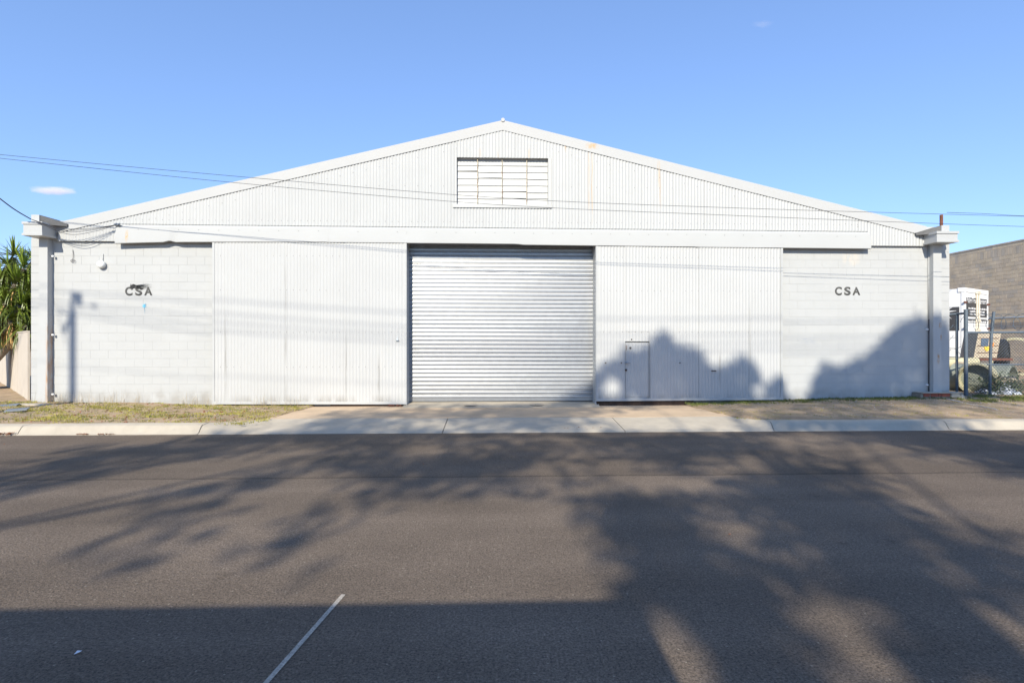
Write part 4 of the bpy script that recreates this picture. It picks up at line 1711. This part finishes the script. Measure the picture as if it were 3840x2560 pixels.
mb.obox(p, Vector((1.3, 0, 0)), Vector((0, .7, 0)), Vector((0, 0, .07)))
for dx in (.15, 1.1):
    mb.box(p.x + dx, p.x + dx + .08, p.y + .2, p.y + .28, .15, p.z)
mb.build('frame', M['rust'], hp_)
for dx in (.3, ):
    mb = MB()
    c = p + Vector((dx + .5, .15, 0))
    mb.lathe((c.x, c.y, .55), (0, 1, 0), [(0, .14), (0, .32), (.03, .35), (.17, .35), (.2, .32), (.2, .14)], 22)
    mb.build('wheel', M['black'], hp_, smooth='auto')
mb = MB()
o_ = DP(3757, 1436, 14.15)
mb.obox(o_, Vector((.52, .08, 0)), Vector((-.02, .25, 0)), Vector((0, 0, .165)))
tag(mb.build('timber_board', M['tan']), 'tan board lying in the mouth of the grey green pipe', 'board')
mb = MB()
n_, m_ = 40, 22
tc_ = W(3745, 1280, 13.85)
for i in range(n_ + 1):
    for j in range(m_ + 1):
        u, v = i / n_ * 2 - 1, j / m_ * 2 - 1
        h = max(0, 1 - u * u * .9) ** .7 * max(0, 1 - v * v) ** .6
        zz = .34 * h * (.75 + .25 * math.sin(u * 5 + 1)) + .05 * math.sin(u * 13 + v * 4) * h + .035 * math.sin(u * 23 - v * 11) * h
        mb.v.append((tc_.x + u * .46 + .04 * math.sin(v * 4 + u * 9), 13.85 + v * .35 + .05 * math.sin(u * 8), .17 + zz))
for i in range(n_):
    for j in range(m_):
        a = i * (m_ + 1) + j
        mb.f.append((a, a + m_ + 1, a + m_ + 2, a + 1))
tag(mb.build('tarp', M['tarp'], smooth=True), 'crumpled grey and white tarp heaped behind the wire fence', 'tarp')

bush = thing('shrub', 'small dark green shrub growing over the tarp behind the fence', 'shrub', (13.4, 13.75, .2))
mb = MB()
for k in range(8):
    a = random.uniform(0, 6.28)
    mb.tube([(13.45, 13.75, .15), (13.45 + .25 * math.cos(a), 13.75 + .15 * math.sin(a), .4), (13.5 + .5 * math.cos(a), 13.75 + .2 * math.sin(a), .55)], .01, 5)
mb.build('stem', M['bark'], bush)
mb = MB()


def leaf_quad(mb, c, s, w_, d=None):
    d = d or Vector((random.gauss(0, 1), random.gauss(0, 1), random.gauss(0, 1))).normalized()
    e = d.orthogonal().normalized()
    e = (e * math.cos(random.uniform(0, 6.3)) + d.cross(e) * math.sin(random.uniform(0, 6.3))).normalized() * w_
    mb.add([c - d * s, c + e, c + d * s, c - e], [(0, 1, 2, 3)])


for k in range(900):
    u = Vector((random.gauss(0, .33), random.gauss(0, .14), random.gauss(0, .13)))
    leaf_quad(mb, Vector((13.5, 13.72, .43)) + u, .05, .018)
mb.build('foliage', M['leaf'], bush, fix=False, kind='stuff')

# chain-link fence ---------------------------------------------------------------
YC = 13.25
cf = thing('chain_link_fence', 'galvanised chain link fence with razor wire beside the right pilaster', 'fence', (WX(3700, YC), YC, .2))
gzf = .17
mb = MB()
x_ = WX(3622, YC)
mb.tube([(x_, YC, 0), (x_, YC, WZ(1160, YC))], .044, 12)
mb.lathe((x_, YC, WZ(1160, YC)), (0, 0, 1), [(0, .05), (.02, .045), (.03, .001)], 12)
mb.build('gate_post', M['fence_steel'], cf, smooth='auto')
mb = MB()
x2 = WX(3588, YC + .3)
mb.tube([(x2, YC + .3, 0), (x2, YC + .3, WZ(1172, YC + .3))], .03, 10)
mb.build('post', M['fence_steel'], cf, smooth='auto')
mb = MB()
mb.tube([(WX(3540, YC + .45), YC + .45, WZ(1177, YC + .3)), (x2, YC + .3, WZ(1174, YC + .3)), (x_, YC, WZ(1171, YC))], .028, 10)
mb.build('top_rail', M['fence_steel'], cf, smooth='auto')
mb = MB()
mb.tube([W(3712, 1496, YC + .05), W(3713, 1380, YC), W(3717, 1260, YC), W(3727, 1168, YC - .05)], .034, 10)
mb.build('post', M['fence_steel'], cf, smooth='auto')
XE = 17.5
zr = WZ(1246, YC)
mb = MB()
mb.tube([(x_, YC, zr), (XE, YC + .05, zr + .03)], .03, 10)
mb.build('top_rail', M['fence_steel'], cf, smooth='auto')
mb = MB()
mb.tube([(WX(3700, YC), YC - .02, WZ(1369, YC)), (XE, YC, WZ(1371, YC))], .018, 8)
mb.build('mid_rail', M['fence_steel'], cf, smooth='auto')
mb = MB()
mb.tube([(XE, YC, 0), (XE, YC, 2.4)], .034, 10)
mb.build('post', M['fence_steel'], cf, smooth='auto')
mb = MB()
pt = .072
zb_, zt_ = gzf + .02, zr
hgt = zt_ - zb_
x = x_ - hgt
while x < XE:
    for s in (1, -1):
        a = (x, zb_) if s > 0 else (x, zt_)
        b = (x + hgt, zt_) if s > 0 else (x + hgt, zb_)
        # clip to x_..XE
        t0 = max(0, (x_ - x) / hgt)
        t1 = min(1, (XE - x) / hgt)
        if t1 <= t0:
            continue
        p = (x + hgt * t0, YC + .006 * s, a[1] + (b[1] - a[1]) * t0)
        q = (x + hgt * t1, YC + .006 * s, a[1] + (b[1] - a[1]) * t1)
        mb.tube([p, q], .0042, 3, caps=False)
    x += pt * 1.15
o = mb.build('wire_mesh', M['fence_steel'], cf, fix=False)
mb = MB()
zc_ = WZ(1205, YC)
pts = []
for k in range(330):
    t = k / 24
    pts.append((x_ - .0 + t * .36 + .02 * math.sin(t * 9), YC + .17 * math.cos(2 * math.pi * t), zc_ + .2 * math.sin(2 * math.pi * t) + .02 * math.sin(t * 5)))
mb.tube(pts, .006, 4)
for k in range(120):
    p = Vector(pts[k * 2 + 20])
    mb.obox(p - Vector((.012, .004, .008)), Vector((.024, 0, .01)), Vector((0, .008, 0)), Vector((0, 0, .012)))
for zz in (1172, 1193, 1218):
    mb.tube(sag((x_, YC - .01, WZ(zz, YC)), (XE, YC, WZ(zz - 2, YC)), .03, 14), .0045, 4)
# loose coil hanging in the gap beside the shed
for k in range(3):
    cc = Vector((WX(3574, YC + .2), YC + .2, WZ(1240 + k * 42, YC)))
    mb.tube([cc + Vector((.16 * math.cos(a), .1 * math.sin(a * 2), .17 * math.sin(a))) for a in np.linspace(.6 + k, 5 + k, 16)], .006, 4)
mb.build('razor_wire', M['fence_steel'], cf, fix=False)

# white strip on the dirt, debris at the left
mb = MB()
pp = [G(3562, 1499, .235), G(3600, 1508, .225), G(3670, 1523, .195), G(3735, 1535, .185)]
for i in range(3):
    a, b = pp[i], pp[i + 1]
    w0, w1 = [.11, .08, .06, .02][i], [.11, .08, .06, .02][i + 1]
    mb.add([a + Vector((0, -w0, .0)), b + Vector((0, -w1, .0)), b + Vector((0, w1, .012)), a + Vector((0, w0, .012)),
            a + Vector((0, -w0, .01)), b + Vector((0, -w1, .01)), b + Vector((0, w1, .022)), a + Vector((0, w0, .022))],
           [(0, 3, 2, 1), (4, 5, 6, 7), (0, 1, 5, 4), (1, 2, 6, 5), (2, 3, 7, 6), (3, 0, 4, 7)])
tag(mb.build('plastic_strip', M['plastic']), 'white plastic strip lying on the dirt below the brick plinth', 'strip')
for (px_, py_, s, lab) in ((12, 1524, .22, 'grey scrap sheet on the dirt at the left edge of the photo'), (50, 1540, .2, 'thin grey scrap strip on the dirt nearest the tan concrete plinth')):
    mb = MB()
    c = G(px_, py_, .2)
    mb.obox((c.x - s, c.y, .17), Vector((2 * s, .06, .03)), Vector((-.05, .14, .02)), Vector((.02, 0, .03)))
    tag(mb.build('scrap_sheet', M['galv_dull']), lab, 'scrap')

# paper on the road
mb = MB()
c = G(290, 2450)
mb.add([c + Vector((-.009, -.012, .004)), c + Vector((.012, -.004, .010)), c + Vector((.009, .02, .006)), c + Vector((-.010, .012, .011))], [(0, 1, 2), (0, 2, 3)])
tag(mb.build('paper_scrap', M['plastic']), 'tiny white paper scrap on the shaded asphalt at lower left', 'litter')

# ------------------------------------------------------------------ ground cover


def blades(name, m, n, area, hmin, hmax, wmin, wmax, clump, density=None, lean=.6):
    """area: (x0, x1, y0, y1); density(x, y) in 0..1 thins the cover"""
    x0, x1, y0, y1 = area
    nc = max(1, n // clump)
    cx = rng.uniform(x0, x1, nc * 3)
    cy = rng.uniform(y0, y1, nc * 3)
    if density is not None:
        keep = rng.random(len(cx)) < density(cx, cy)
        cx, cy = cx[keep], cy[keep]
    cx, cy = cx[:nc], cy[:nc]
    nc = len(cx)
    X = np.repeat(cx, clump) + rng.normal(0, .03, nc * clump)
    Y = np.repeat(cy, clump) + rng.normal(0, .03, nc * clump)
    keep = ~in_drive(X, Y) & (Y < D - .015) | (Y > 13.0)
    X, Y = X[keep], Y[keep]
    Z = verge_h(X, Y) - .005
    k = len(X)
    H_ = rng.uniform(hmin, hmax, k)
    Wd = rng.uniform(wmin, wmax, k)
    a = rng.uniform(0, 2 * np.pi, k)
    ld = rng.uniform(0, lean, k) * H_
    la = rng.uniform(0, 2 * np.pi, k)
    dx, dy = np.cos(a) * Wd, np.sin(a) * Wd
    lx_, ly_ = np.cos(la) * ld, np.sin(la) * ld
    zt_ = np.sqrt(np.maximum(H_ ** 2 - ld ** 2, (H_ * .3) ** 2))
    P = np.stack([np.stack([X - dx, Y - dy, Z], -1), np.stack([X + dx, Y + dy, Z], -1),
                  np.stack([X + dx * .7 + lx_ * .4, Y + dy * .7 + ly_ * .4, Z + zt_ * .6], -1),
                  np.stack([X - dx * .7 + lx_ * .4, Y - dy * .7 + ly_ * .4, Z + zt_ * .6], -1),
                  np.stack([X + lx_, Y + ly_, Z + zt_], -1)], 1).reshape(-1, 3)
    b = np.arange(k) * 5
    fs = np.concatenate([np.stack([b, b + 1, b + 2, b + 3], -1)]).tolist() + np.stack([b + 3, b + 2, b + 4], -1).tolist()
    me = bpy.data.meshes.new(name)
    me.from_pydata(P.tolist(), [], fs)
    me.materials.append(m)
    o = bpy.data.objects.new(name, me)
    col.objects.link(o)
    o['kind'] = 'stuff'
    return o


def patchy(sx=1.0, sy=2.0, ph=0.0, th=0.0):
    def f(x, y):
        v = np.sin(x * 2.1 * sx + ph) * np.sin(y * 3.3 * sy + x + ph) + .6 * np.sin(x * 5.3 * sx + 2 + ph) * np.sin(y * 7 * sy - x * 1.3) + .5 * np.sin(x * 11 + ph) * np.sin(y * 13)
        return np.clip(.5 + .6 * (v - th), 0, 1)
    return f


LX_ = lambda px, y: (px - 1856) / 2000 * y
g1 = blades('dry_grass', M['grass_dry'], 26000, (-14.5, -4.2, 9.75, 12.75), .015, .05, .003, .007, 9, patchy(1, 1.2, 0, .1), .95)
tag(g1, 'short dry yellow grass on the left verge', None)
g2 = blades('green_grass', M['grass_green'], 4500, (-12, -4.6, 9.9, 12.75), .015, .05, .003, .007, 9, patchy(.8, 1.5, 2, .35), .9)
tag(g2, 'greener tufts among the dry grass of the left verge', None)
near_wall = lambda x, y: np.clip((y - 12.2) / .45, 0, 1) * patchy(1.3, .4, 1, -.5)(x, y)
g3 = blades('green_grass', M['grass_green'], 8000, (4.4, 10.8, 12.1, 12.78), .015, .065, .003, .007, 10, near_wall, .8)
tag(g3, 'green grass strip along the foot of the right block wall', None)
g4 = blades('dry_grass', M['grass_dry'], 6000, (4.6, 17, 9.75, 12.6), .012, .035, .003, .006, 8, patchy(.7, 1.6, 4, .65), .95)
tag(g4, 'thin dry grass on the right verge', None)
g5 = blades('green_grass', M['grass_green'], 9000, (10.9, 17, 11.9, 13.2), .02, .08, .003, .008, 10, patchy(1, .8, 3, -.1), .9)
tag(g5, 'grass along the foot of the wire fence', None)
wl = lambda x, y: np.clip((y - 12.35) / .3, 0, 1) * patchy(1.1, .3, .4, .1)(x, y)
g6 = blades('dry_weeds', M['straw'], 620, (-10.5, -4.5, 12.4, 12.78), .10, .40, .0010, .0024, 7, wl, .75)
tag(g6, 'tall wispy straw weeds against the foot of the left wall', None)


def chips(name, m, n, areas, smin, smax, zfun, flat=.35, label=None):
    mb = MB()
    for k in range(n):
        (x0, x1, y0, y1) = random.choice(areas)
        x, y = random.uniform(x0, x1), random.uniform(y0, y1)
        z = zfun(x, y)
        s = random.uniform(smin, smax)
        a = random.uniform(0, 6.28)
        u = Vector((math.cos(a), math.sin(a), random.uniform(-flat, flat))) * s
        v = Vector((-math.sin(a), math.cos(a), random.uniform(-flat, flat))) * s * random.uniform(.4, .8)
        c = Vector((x, y, z + s * .35))
        mb.add([c - u, c - v * .9, c + u * .9, c + v, c + Vector((0, 0, s * .35))], [(0, 1, 4), (1, 2, 4), (2, 3, 4), (3, 0, 4)])
    o = mb.build(name, m, fix=False)
    o['kind'] = 'stuff'
    if label:
        o['label'] = label
    return o


vz = lambda x, y: float(verge_h(np.array([x]), np.array([y]))[0])
kx0, kx1 = KX(-60), KX(100)
chips('fallen_leaves', M['dead_leaf'], 260, [(KX(-200), KX(108), 9.36, 9.45)], .012, .03, lambda x, y: .012 + random.uniform(0, .03), .8, 'brown dead leaves heaped in the gutter at the left kerb')
chips('fallen_leaves', M['dead_leaf'], 70, [(KX(410), KX(475), 9.37, 9.43), (KX(335), KX(375), 9.38, 9.43)], .01, .02, lambda x, y: .01 + random.uniform(0, .01), .8, 'thin scatter of brown leaves along the left gutter')
chips('fallen_leaves', M['dead_leaf'], 260, [(-12.5, -4.6, 9.85, 12.6), (-9, -5, 9.85, 11.5)], .015, .035, vz, .6, 'dead leaves scattered over the left verge')
chips('gravel', M['stones'], 3200, [(4.9, 17, 10.0, 12.6), (5.2, 12, 11.0, 12.5), (-12, -5, 9.9, 12.6)], .006, .02, vz, .3, 'pale gravel stones scattered over the verge')
chips('fallen_twigs', M['dead_leaf'], 24, [(1.2, 2.2, 9.5, 9.9), (-9, 9, 4, 9)], .008, .022, lambda x, y: .004 if y < 9.4 else .04, .3, 'few dark leaves on the driveway crossing and road')

# ------------------------------------------------------------------ clouds


def cloud(px, py, w_, h_, dist, dens, label, seed):
    c = DP(px, py, dist)
    sc = dist / FPX
    bm = bmesh.new()
    bmesh.ops.create_icosphere(bm, subdivisions=3, radius=1)
    me = bpy.data.meshes.new('cloud')
    bm.to_mesh(me)
    bm.free()
    o = bpy.data.objects.new('cloud', me)
    col.objects.link(o)
    o.location = c
    o.scale = (w_ * sc / 2, w_ * sc / 4, h_ * sc / 2)
    m = bpy.data.materials.new('cloud_vapour')
    m.use_nodes = True
    n, l = m.node_tree.nodes, m.node_tree.links
    n.remove(n['Principled BSDF'])
    v = n.new('ShaderNodeVolumePrincipled')
    v.inputs['Color'].default_value = (1, .94, .95, 1)
    v.inputs['Anisotropy'].default_value = -.3
    l.new(v.outputs[0], n['Material Output'].inputs['Volume'])
    tc = n.new('ShaderNodeTexCoord')
    ln = n.new('ShaderNodeVectorMath')
    ln.operation = 'LENGTH'
    l.new(tc.outputs['Object'], ln.inputs[0])
    mp = n.new('ShaderNodeMapping')
    mp.inputs['Location'].default_value = (seed, seed * 2, 0)
    mp.inputs['Scale'].default_value = (2.6, 1.3, .9)
    l.new(tc.outputs['Object'], mp.inputs[0])
    t = n.new('ShaderNodeTexNoise')
    t.inputs['Scale'].default_value = 1.0
    t.inputs['Detail'].default_value = 5
    t.inputs['Roughness'].default_value = .6
    l.new(mp.outputs[0], t.inputs['Vector'])
    a = n.new('ShaderNodeMapRange')
    a.inputs[1].default_value, a.inputs[2].default_value = 1.0, .2
    a.inputs[3].default_value, a.inputs[4].default_value = -.55, .35
    l.new(ln.outputs['Value'], a.inputs[0])
    s = n.new('ShaderNodeMath')
    s.operation = 'ADD'
    l.new(a.outputs[0], s.inputs[0])
    l.new(t.outputs[0], s.inputs[1])
    r = n.new('ShaderNodeMapRange')
    r.inputs[1].default_value, r.inputs[2].default_value = .46, .80
    r.inputs[3].default_value, r.inputs[4].default_value = 0, dens
    l.new(s.outputs[0], r.inputs[0])
    l.new(r.outputs[0], v.inputs['Density'])
    me.materials.append(m)
    tag(o, label, 'cloud')
    return o


cloud(205, 716, 340, 46, 1500, .035, 'small white cloud low in the sky above the left capital', 3.1)
cloud(2860, 92, 150, 40, 2500, .0035, 'faint thin wisp of cloud high in the blue sky', 5.2)

# ------------------------------------------------------------------ across the street: what casts the long shadows
TK = math.tan(SUN_EL)
HX_, HY_ = math.sin(SUN_AZ), math.cos(SUN_AZ)


def back(p, y):
    """from a shadowed point back towards the sun to the plane Y = y"""
    t = (p.y - y) / HY_
    return Vector((p.x - HX_ * t, y, p.z + TK * t))


# utility pole; its crossarm points along the sun's path
YU = -2.2
pb = back(W(272, 1500, D), YU)
ub = (pb.x, YU, 0)
up = thing('utility_pole', 'timber utility pole across the street whose shadow falls on the left wall', 'utility pole', ub)
ptop = back(W(276, 1165, D), YU).z
mb = MB()
mb.tube([(ub[0], YU, -.2), (ub[0], YU, ptop)], .095, 12, r2=.085)
mb.build('pole', M['pole_wood'], up, smooth=True)
S = lambda px, py, dy=0: back(W(px, py, D), YU + dy)
mb = MB()
mb.tube([S(272, 1200), S(268, 1130), S(282, 1108)], .05, 8, r2=.04)
mb.tube([S(268, 1160), S(262, 1190), S(245, 1225)], .04, 8)
mb.build('bracket', M['galv_dull'], up, smooth=True)
mb = MB()
a, b = S(294, 1099), S(294, 1134)
mb.lathe((a.x, YU, b.z), (0, 0, 1), [(0, .001), (0, .07), (.04, .085), (a.z - b.z - .03, .085), (a.z - b.z, .04), (a.z - b.z, .001)], 14)
a, b = S(272, 1096), S(272, 1108)
mb.lathe((a.x, YU, b.z), (0, 0, 1), [(0, .001), (0, .05), (a.z - b.z, .05), (a.z - b.z, .001)], 10)
mb.build('cable_termination', M['galv_dull'], up, smooth='auto')
mb = MB()
mb.tube([S(246, 1222), S(240, 1245)], .05, 8)
mb.tube([S(262, 1180), S(238, 1170)], .02, 6)
mb.build('fuse_holder', M['black'], up)
mb = MB()
mb.tube([S(278, 1148), S(320, 1143), S(352, 1147)], .016, 6)
mb.lathe(S(353, 1147), (1, 0, 0), [(-.06, .001), (-.05, .04), (.05, .05), (.07, .001)], 8)
mb.build('lamp_arm', M['galv_dull'], up)
mb = MB()
mb.tube(curve_pts([S(238, 1170), S(222, 1160), S(228, 1220), S(248, 1290)], 6), .012, 5)
mb.build('guy_cable', M['wire'], up)

tracks = [([(-300, 1062), (340, 1100), (795, 1138), (1500, 1187), (2240, 1210), (2935, 1208), (3480, 1197), (4200, 1170)], 0),
          ([(-300, 1085), (340, 1145), (795, 1187), (1500, 1240), (2240, 1270), (2935, 1268), (3480, 1256), (4200, 1220)], -.15),
          ([(-300, 1090), (340, 1170), (795, 1221), (1500, 1270), (2240, 1301), (2935, 1299), (3480, 1287), (4200, 1250)], .15),
          ([(-300, 1100), (340, 1190), (795, 1252), (1500, 1297), (2240, 1329), (2935, 1325), (3480, 1312), (4200, 1275)], .3),
          ([(-300, 1330), (340, 1380), (795, 1418), (1500, 1452), (2240, 1480), (2935, 1478), (3480, 1465), (4200, 1440)], -.3)]
names = ['topmost', 'second highest', 'middle', 'second lowest', 'lowest']
for k, (tr_, dy) in enumerate(tracks):
    wire('power_line', curve_pts([S(x, y, dy) for x, y in tr_], 8), .010 if k < 4 else .006,
         names[k] + ' of the five power lines across the street casting soft bands on the shed', 'power lines across the street')

# box van parked close behind the viewer: its flat roof edge draws the straight shadow
e0 = G(2382, 2246)
YV = -1.35
ve = back(e0, YV)
vt = ve.z
vx1 = ve.x
van = thing('box_van', 'white box van parked behind the viewpoint whose shadow covers the near asphalt', 'van', (vx1 - 3, YV - 1, 0))
mb = MB()
mb.box(vx1 - 5.2, vx1, YV - 2.0, YV, .55, vt)
mb.build('cargo_box', M['white_truck'], van)
mb = MB()
mb.sheetpoly([(vx1 - 7.0, YV - .08, .45), (vx1 - 5.25, YV - .08, .45), (vx1 - 5.25, YV - .08, vt - .05), (vx1 - 6.0, YV - .08, vt - .1), (vx1 - 6.6, YV - .08, 1.35), (vx1 - 7.0, YV - .08, 1.2)], (0, -1.84, 0))
cab = mb.build('cab', M['white_truck'], van)
mb = MB()
mb.sheetpoly([(vx1 - 6.45, YV - .078, 1.35), (vx1 - 5.5, YV - .078, 1.35), (vx1 - 5.5, YV - .078, vt - .3), (vx1 - 6.0, YV - .078, vt - .3)], (0, .004, 0))
mb.build('side_window', M['glass'], cab)
mb = MB()
mb.box(vx1 - 7.0, vx1, YV - 1.7, YV - .3, .38, .55)
mb.build('chassis', M['black'], van)
for dx in (1.1, 6.1):
    for y_ in (YV - .3, YV - 1.9):
        mb = MB()
        mb.lathe((vx1 - dx, y_, .36), (0, 1, 0), [(0, .2), (0, .33), (.03, .36), (.2, .36), (.23, .33), (.23, .2), (0, .2)], 22)
        w_ = mb.build('wheel', M['black'], van, smooth='auto')
        mb = MB()
        mb.lathe((vx1 - dx, y_, .36), (0, 1, 0), [(.02, .001), (.02, .2), (.21, .2), (.21, .001)], 14)
        mb.build('rim', M['galv_dull'], w_, smooth='auto')

# gum trees on the far verge: crowns as open as the light they let through
PXC = [0, 160, 320, 480, 640, 800, 960, 1120, 1280, 1440, 1600, 1760, 1920, 2080, 2240, 2400, 2560, 2720, 2880, 3040, 3200, 3360, 3520, 3680, 3840]
ROWS = [
    (1530, [0, 0, 0, 0, 0, 0, 0, 0, .1, .4, .5, .6, .7, .7, .7, .6, .4, .6, .7, .8, .7, .7, .6, .6, .5]),
    (1565, [0, 0, 0, 0, 0, 0, 0, .1, .6, .8, .7, .8, .8, .8, .6, .2, .2, .5, .6, .6, .7, .5, .4, .3, .2]),
    (1600, [0, 0, 0, 0, 0, 0, .1, .5, .8, .7, .5, .6, .75, .7, .5, .25, .15, .3, .8, .9, .85, .8, .6, .3, .2]),
    (1640, [0, 0, 0, 0, .3, .8, .9, .9, .8, .7, .7, .7, .6, .6, .7, .8, .8, .8, .5, .3, .6, .9, .9, .8, .6]),
    (1690, [.1, .3, .7, .85, .85, .7, .4, .35, .5, .75, .4, .6, .7, .7, .5, .75, .85, .8, .55, .5, .15, .3, .85, .9, .85]),
    (1745, [.3, .7, .75, .5, .35, .25, .3, .6, .75, .7, .8, .85, .75, .4, .5, .6, .65, .3, .35, .7, .45, .2, .2, .6, .8]),
    (1800, [.8, .6, .5, .2, .2, .45, .75, .4, .35, .7, .75, .7, .7, .35, .5, .15, .3, .6, .75, .8, .65, .3, .15, .25, .5]),
    (1870, [.4, .2, .2, .3, .55, .7, .3, .25, .4, .55, .5, .4, .4, .5, .75, .8, .65, .65, .8, .85, .8, .7, .35, .2, .15]),
    (1960, [.25, .25, .3, .5, .7, .5, .25, .5, .5, .25, .2, .2, .15, .15, .7, .85, .8, .6, .7, .8, .8, .75, .65, .4, .3]),
    (2080, [.25, .3, .5, .65, .4, .25, .5, .5, .2, .15, .1, .1, .1, .1, .5, .9, .9, .85, .6, .6, .85, .75, .7, .75, .6]),
    (2200, [.1, .15, .4, .4, .15, .2, .25, .35, .2, .25, .05, .05, .05, .05, .3, .95, .95, .95, .8, .7, .9, .6, .75, .85, .85]),
    (2320, [.1, .1, .2, .2, .1, .1, .1, .1, .1, .1, .1, .1, .1, .1, .6, .9, .95, .95, .85, .3, .35, .85, .8, .35, .4]),
    (2440, [0] * 14 + [.6, .1, .3, .8, .95, .75, .2, .6, .9, .4, .2]),
    (2560, [0] * 14 + [.5, .1, .25, .7, .9, .8, .4, .4, .85, .7, .25]),
    (2800, [0] * 14 + [.5, .2, .3, .7, .8, .7, .6, .6, .7, .6, .5]),
]
RY = np.array([r[0] for r in ROWS], float)
RV = np.array([r[1] for r in ROWS], float)
TOPX = [1960, 2050, 2130, 2228, 2250, 2300, 2330, 2400, 2440, 2470, 2500, 2530, 2600, 2640, 2670, 2720, 2770, 2820, 2850, 2880, 2920, 2960, 3000, 3025, 3060, 3090, 3140, 3200, 3280, 3340, 3380, 3420, 3450, 3500, 3560, 3600, 3800]
TOPY = [1510, 1490, 1450, 1400, 1370, 1345, 1310, 1310, 1295, 1245, 1250, 1292, 1300, 1330, 1375, 1375, 1335, 1355, 1425, 1445, 1405, 1430, 1515, 1500, 1400, 1345, 1365, 1345, 1305, 1235, 1205, 1185, 1160, 1180, 1185, 1335, 1345]
HOLES = [(2295, 1462, 32, 45), (2845, 1470, 32, 24), (2985, 1440, 40, 60), (3425, 1430, 36, 36)]


def darkness(p):
    """how dark the photograph is where the sun ray through p comes down"""
    d = SUN_DIR
    t = (D - .1 - p[1]) / d.y
    z = p[2] + d.z * t
    if z > .12:
        x, y = p[0] + d.x * t, D - .1
        px_, py_ = proj((x, y, z))
        if px_ < 1960 or px_ > 3800:
            return 0.0
        top = np.interp(px_, TOPX, TOPY)
        v = .97 if py_ > top + 6 else 0.0
        for (hx, hy, a, b) in HOLES:
            if ((px_ - hx) / a) ** 2 + ((py_ - hy) / b) ** 2 < 1:
                v = .72 if hx > 3300 else .2
        return v
    t = -p[2] / d.z
    x, y = p[0] + d.x * t, p[1] + d.y * t
    if y < 1.7:
        return 0.5
    px_, py_ = proj((x, y, 0))
    if px_ < -500 or px_ > 4400:
        return 0.0
    px_ = min(max(px_, 0), 3839)
    py_ = min(max(py_, 1530), 2799)
    j = np.searchsorted(RY, py_) - 1
    j = min(max(j, 0), len(RY) - 2)
    f = (py_ - RY[j]) / (RY[j + 1] - RY[j])
    i = int(px_ // 160)
    i = min(i, 23)
    g = (px_ - i * 160) / 160
    return float((RV[j, i] * (1 - g) + RV[j, i + 1] * g) * (1 - f) + (RV[j + 1, i] * (1 - g) + RV[j + 1, i + 1] * g) * f)


YTREE = -12.0
TREES = [(-9.5, 'gum tree across the street at the left, thinner crown'), (-.2, 'gum tree across the street behind the viewpoint, dense crown'), (8.4, 'tallest gum tree across the street at the right')]
NS = 170000
AREA = (-21.0, 15.0, 8.8, 19.4)
lw, ll = .055, .17
per = (AREA[1] - AREA[0]) * (AREA[3] - AREA[2]) / NS
leaf_a = 2 * lw * ll * .5
SX = rng.uniform(AREA[0], AREA[1], NS)
SZ = rng.uniform(AREA[2], AREA[3], NS)
SY = rng.normal(0, 1.0, NS).clip(-2, 2)
crown = [[] for _ in TREES]
rnd = rng.random(NS)
for i in range(NS):
    p = (SX[i], YTREE, SZ[i])
    dk = darkness(p)
    dk = max(0.0, min(.975, (dk - .32) * 2.0))
    need = -math.log(1 - dk) if dk > 0 else 0
    prob = need * per / leaf_a
    if rnd[i] < prob:
        t = SY[i] / HY_
        q = Vector((SX[i] + HX_ * t, YTREE + SY[i], SZ[i] - TK * t))
        k = min(range(len(TREES)), key=lambda j: abs(TREES[j][0] - q.x + .6 * math.sin(q.z * 2 + j)))
        crown[k].append(q)
for k, (tx, lab) in enumerate(TREES):
    tree = thing('gum_tree', lab, 'tree', (tx, YTREE, -.1), 'gum trees across the street')
    mb = MB()
    for q in crown[k]:
        leaf_quad(mb, q, ll, lw)
    mb.build('crown', M['leaf'], tree, fix=False)
    mb = MB()
    mb.tube(curve_pts([(tx, YTREE, -.2), (tx + .15, YTREE, 4), (tx - .1, YTREE + .1, 9), (tx + .15, YTREE, 14)], 5), .3, 10, r2=.06)
    cr = crown[k]
    for b_ in range(14):
        q = random.choice(cr)
        s_ = Vector((tx, YTREE, random.uniform(7.5, 12)))
        mb.tube(curve_pts([s_, s_.lerp(q, .5) + Vector((0, 0, .3)), q], 4), .05, 6, r2=.012)
    mb.build('trunk', M['bark'], tree, smooth=True)
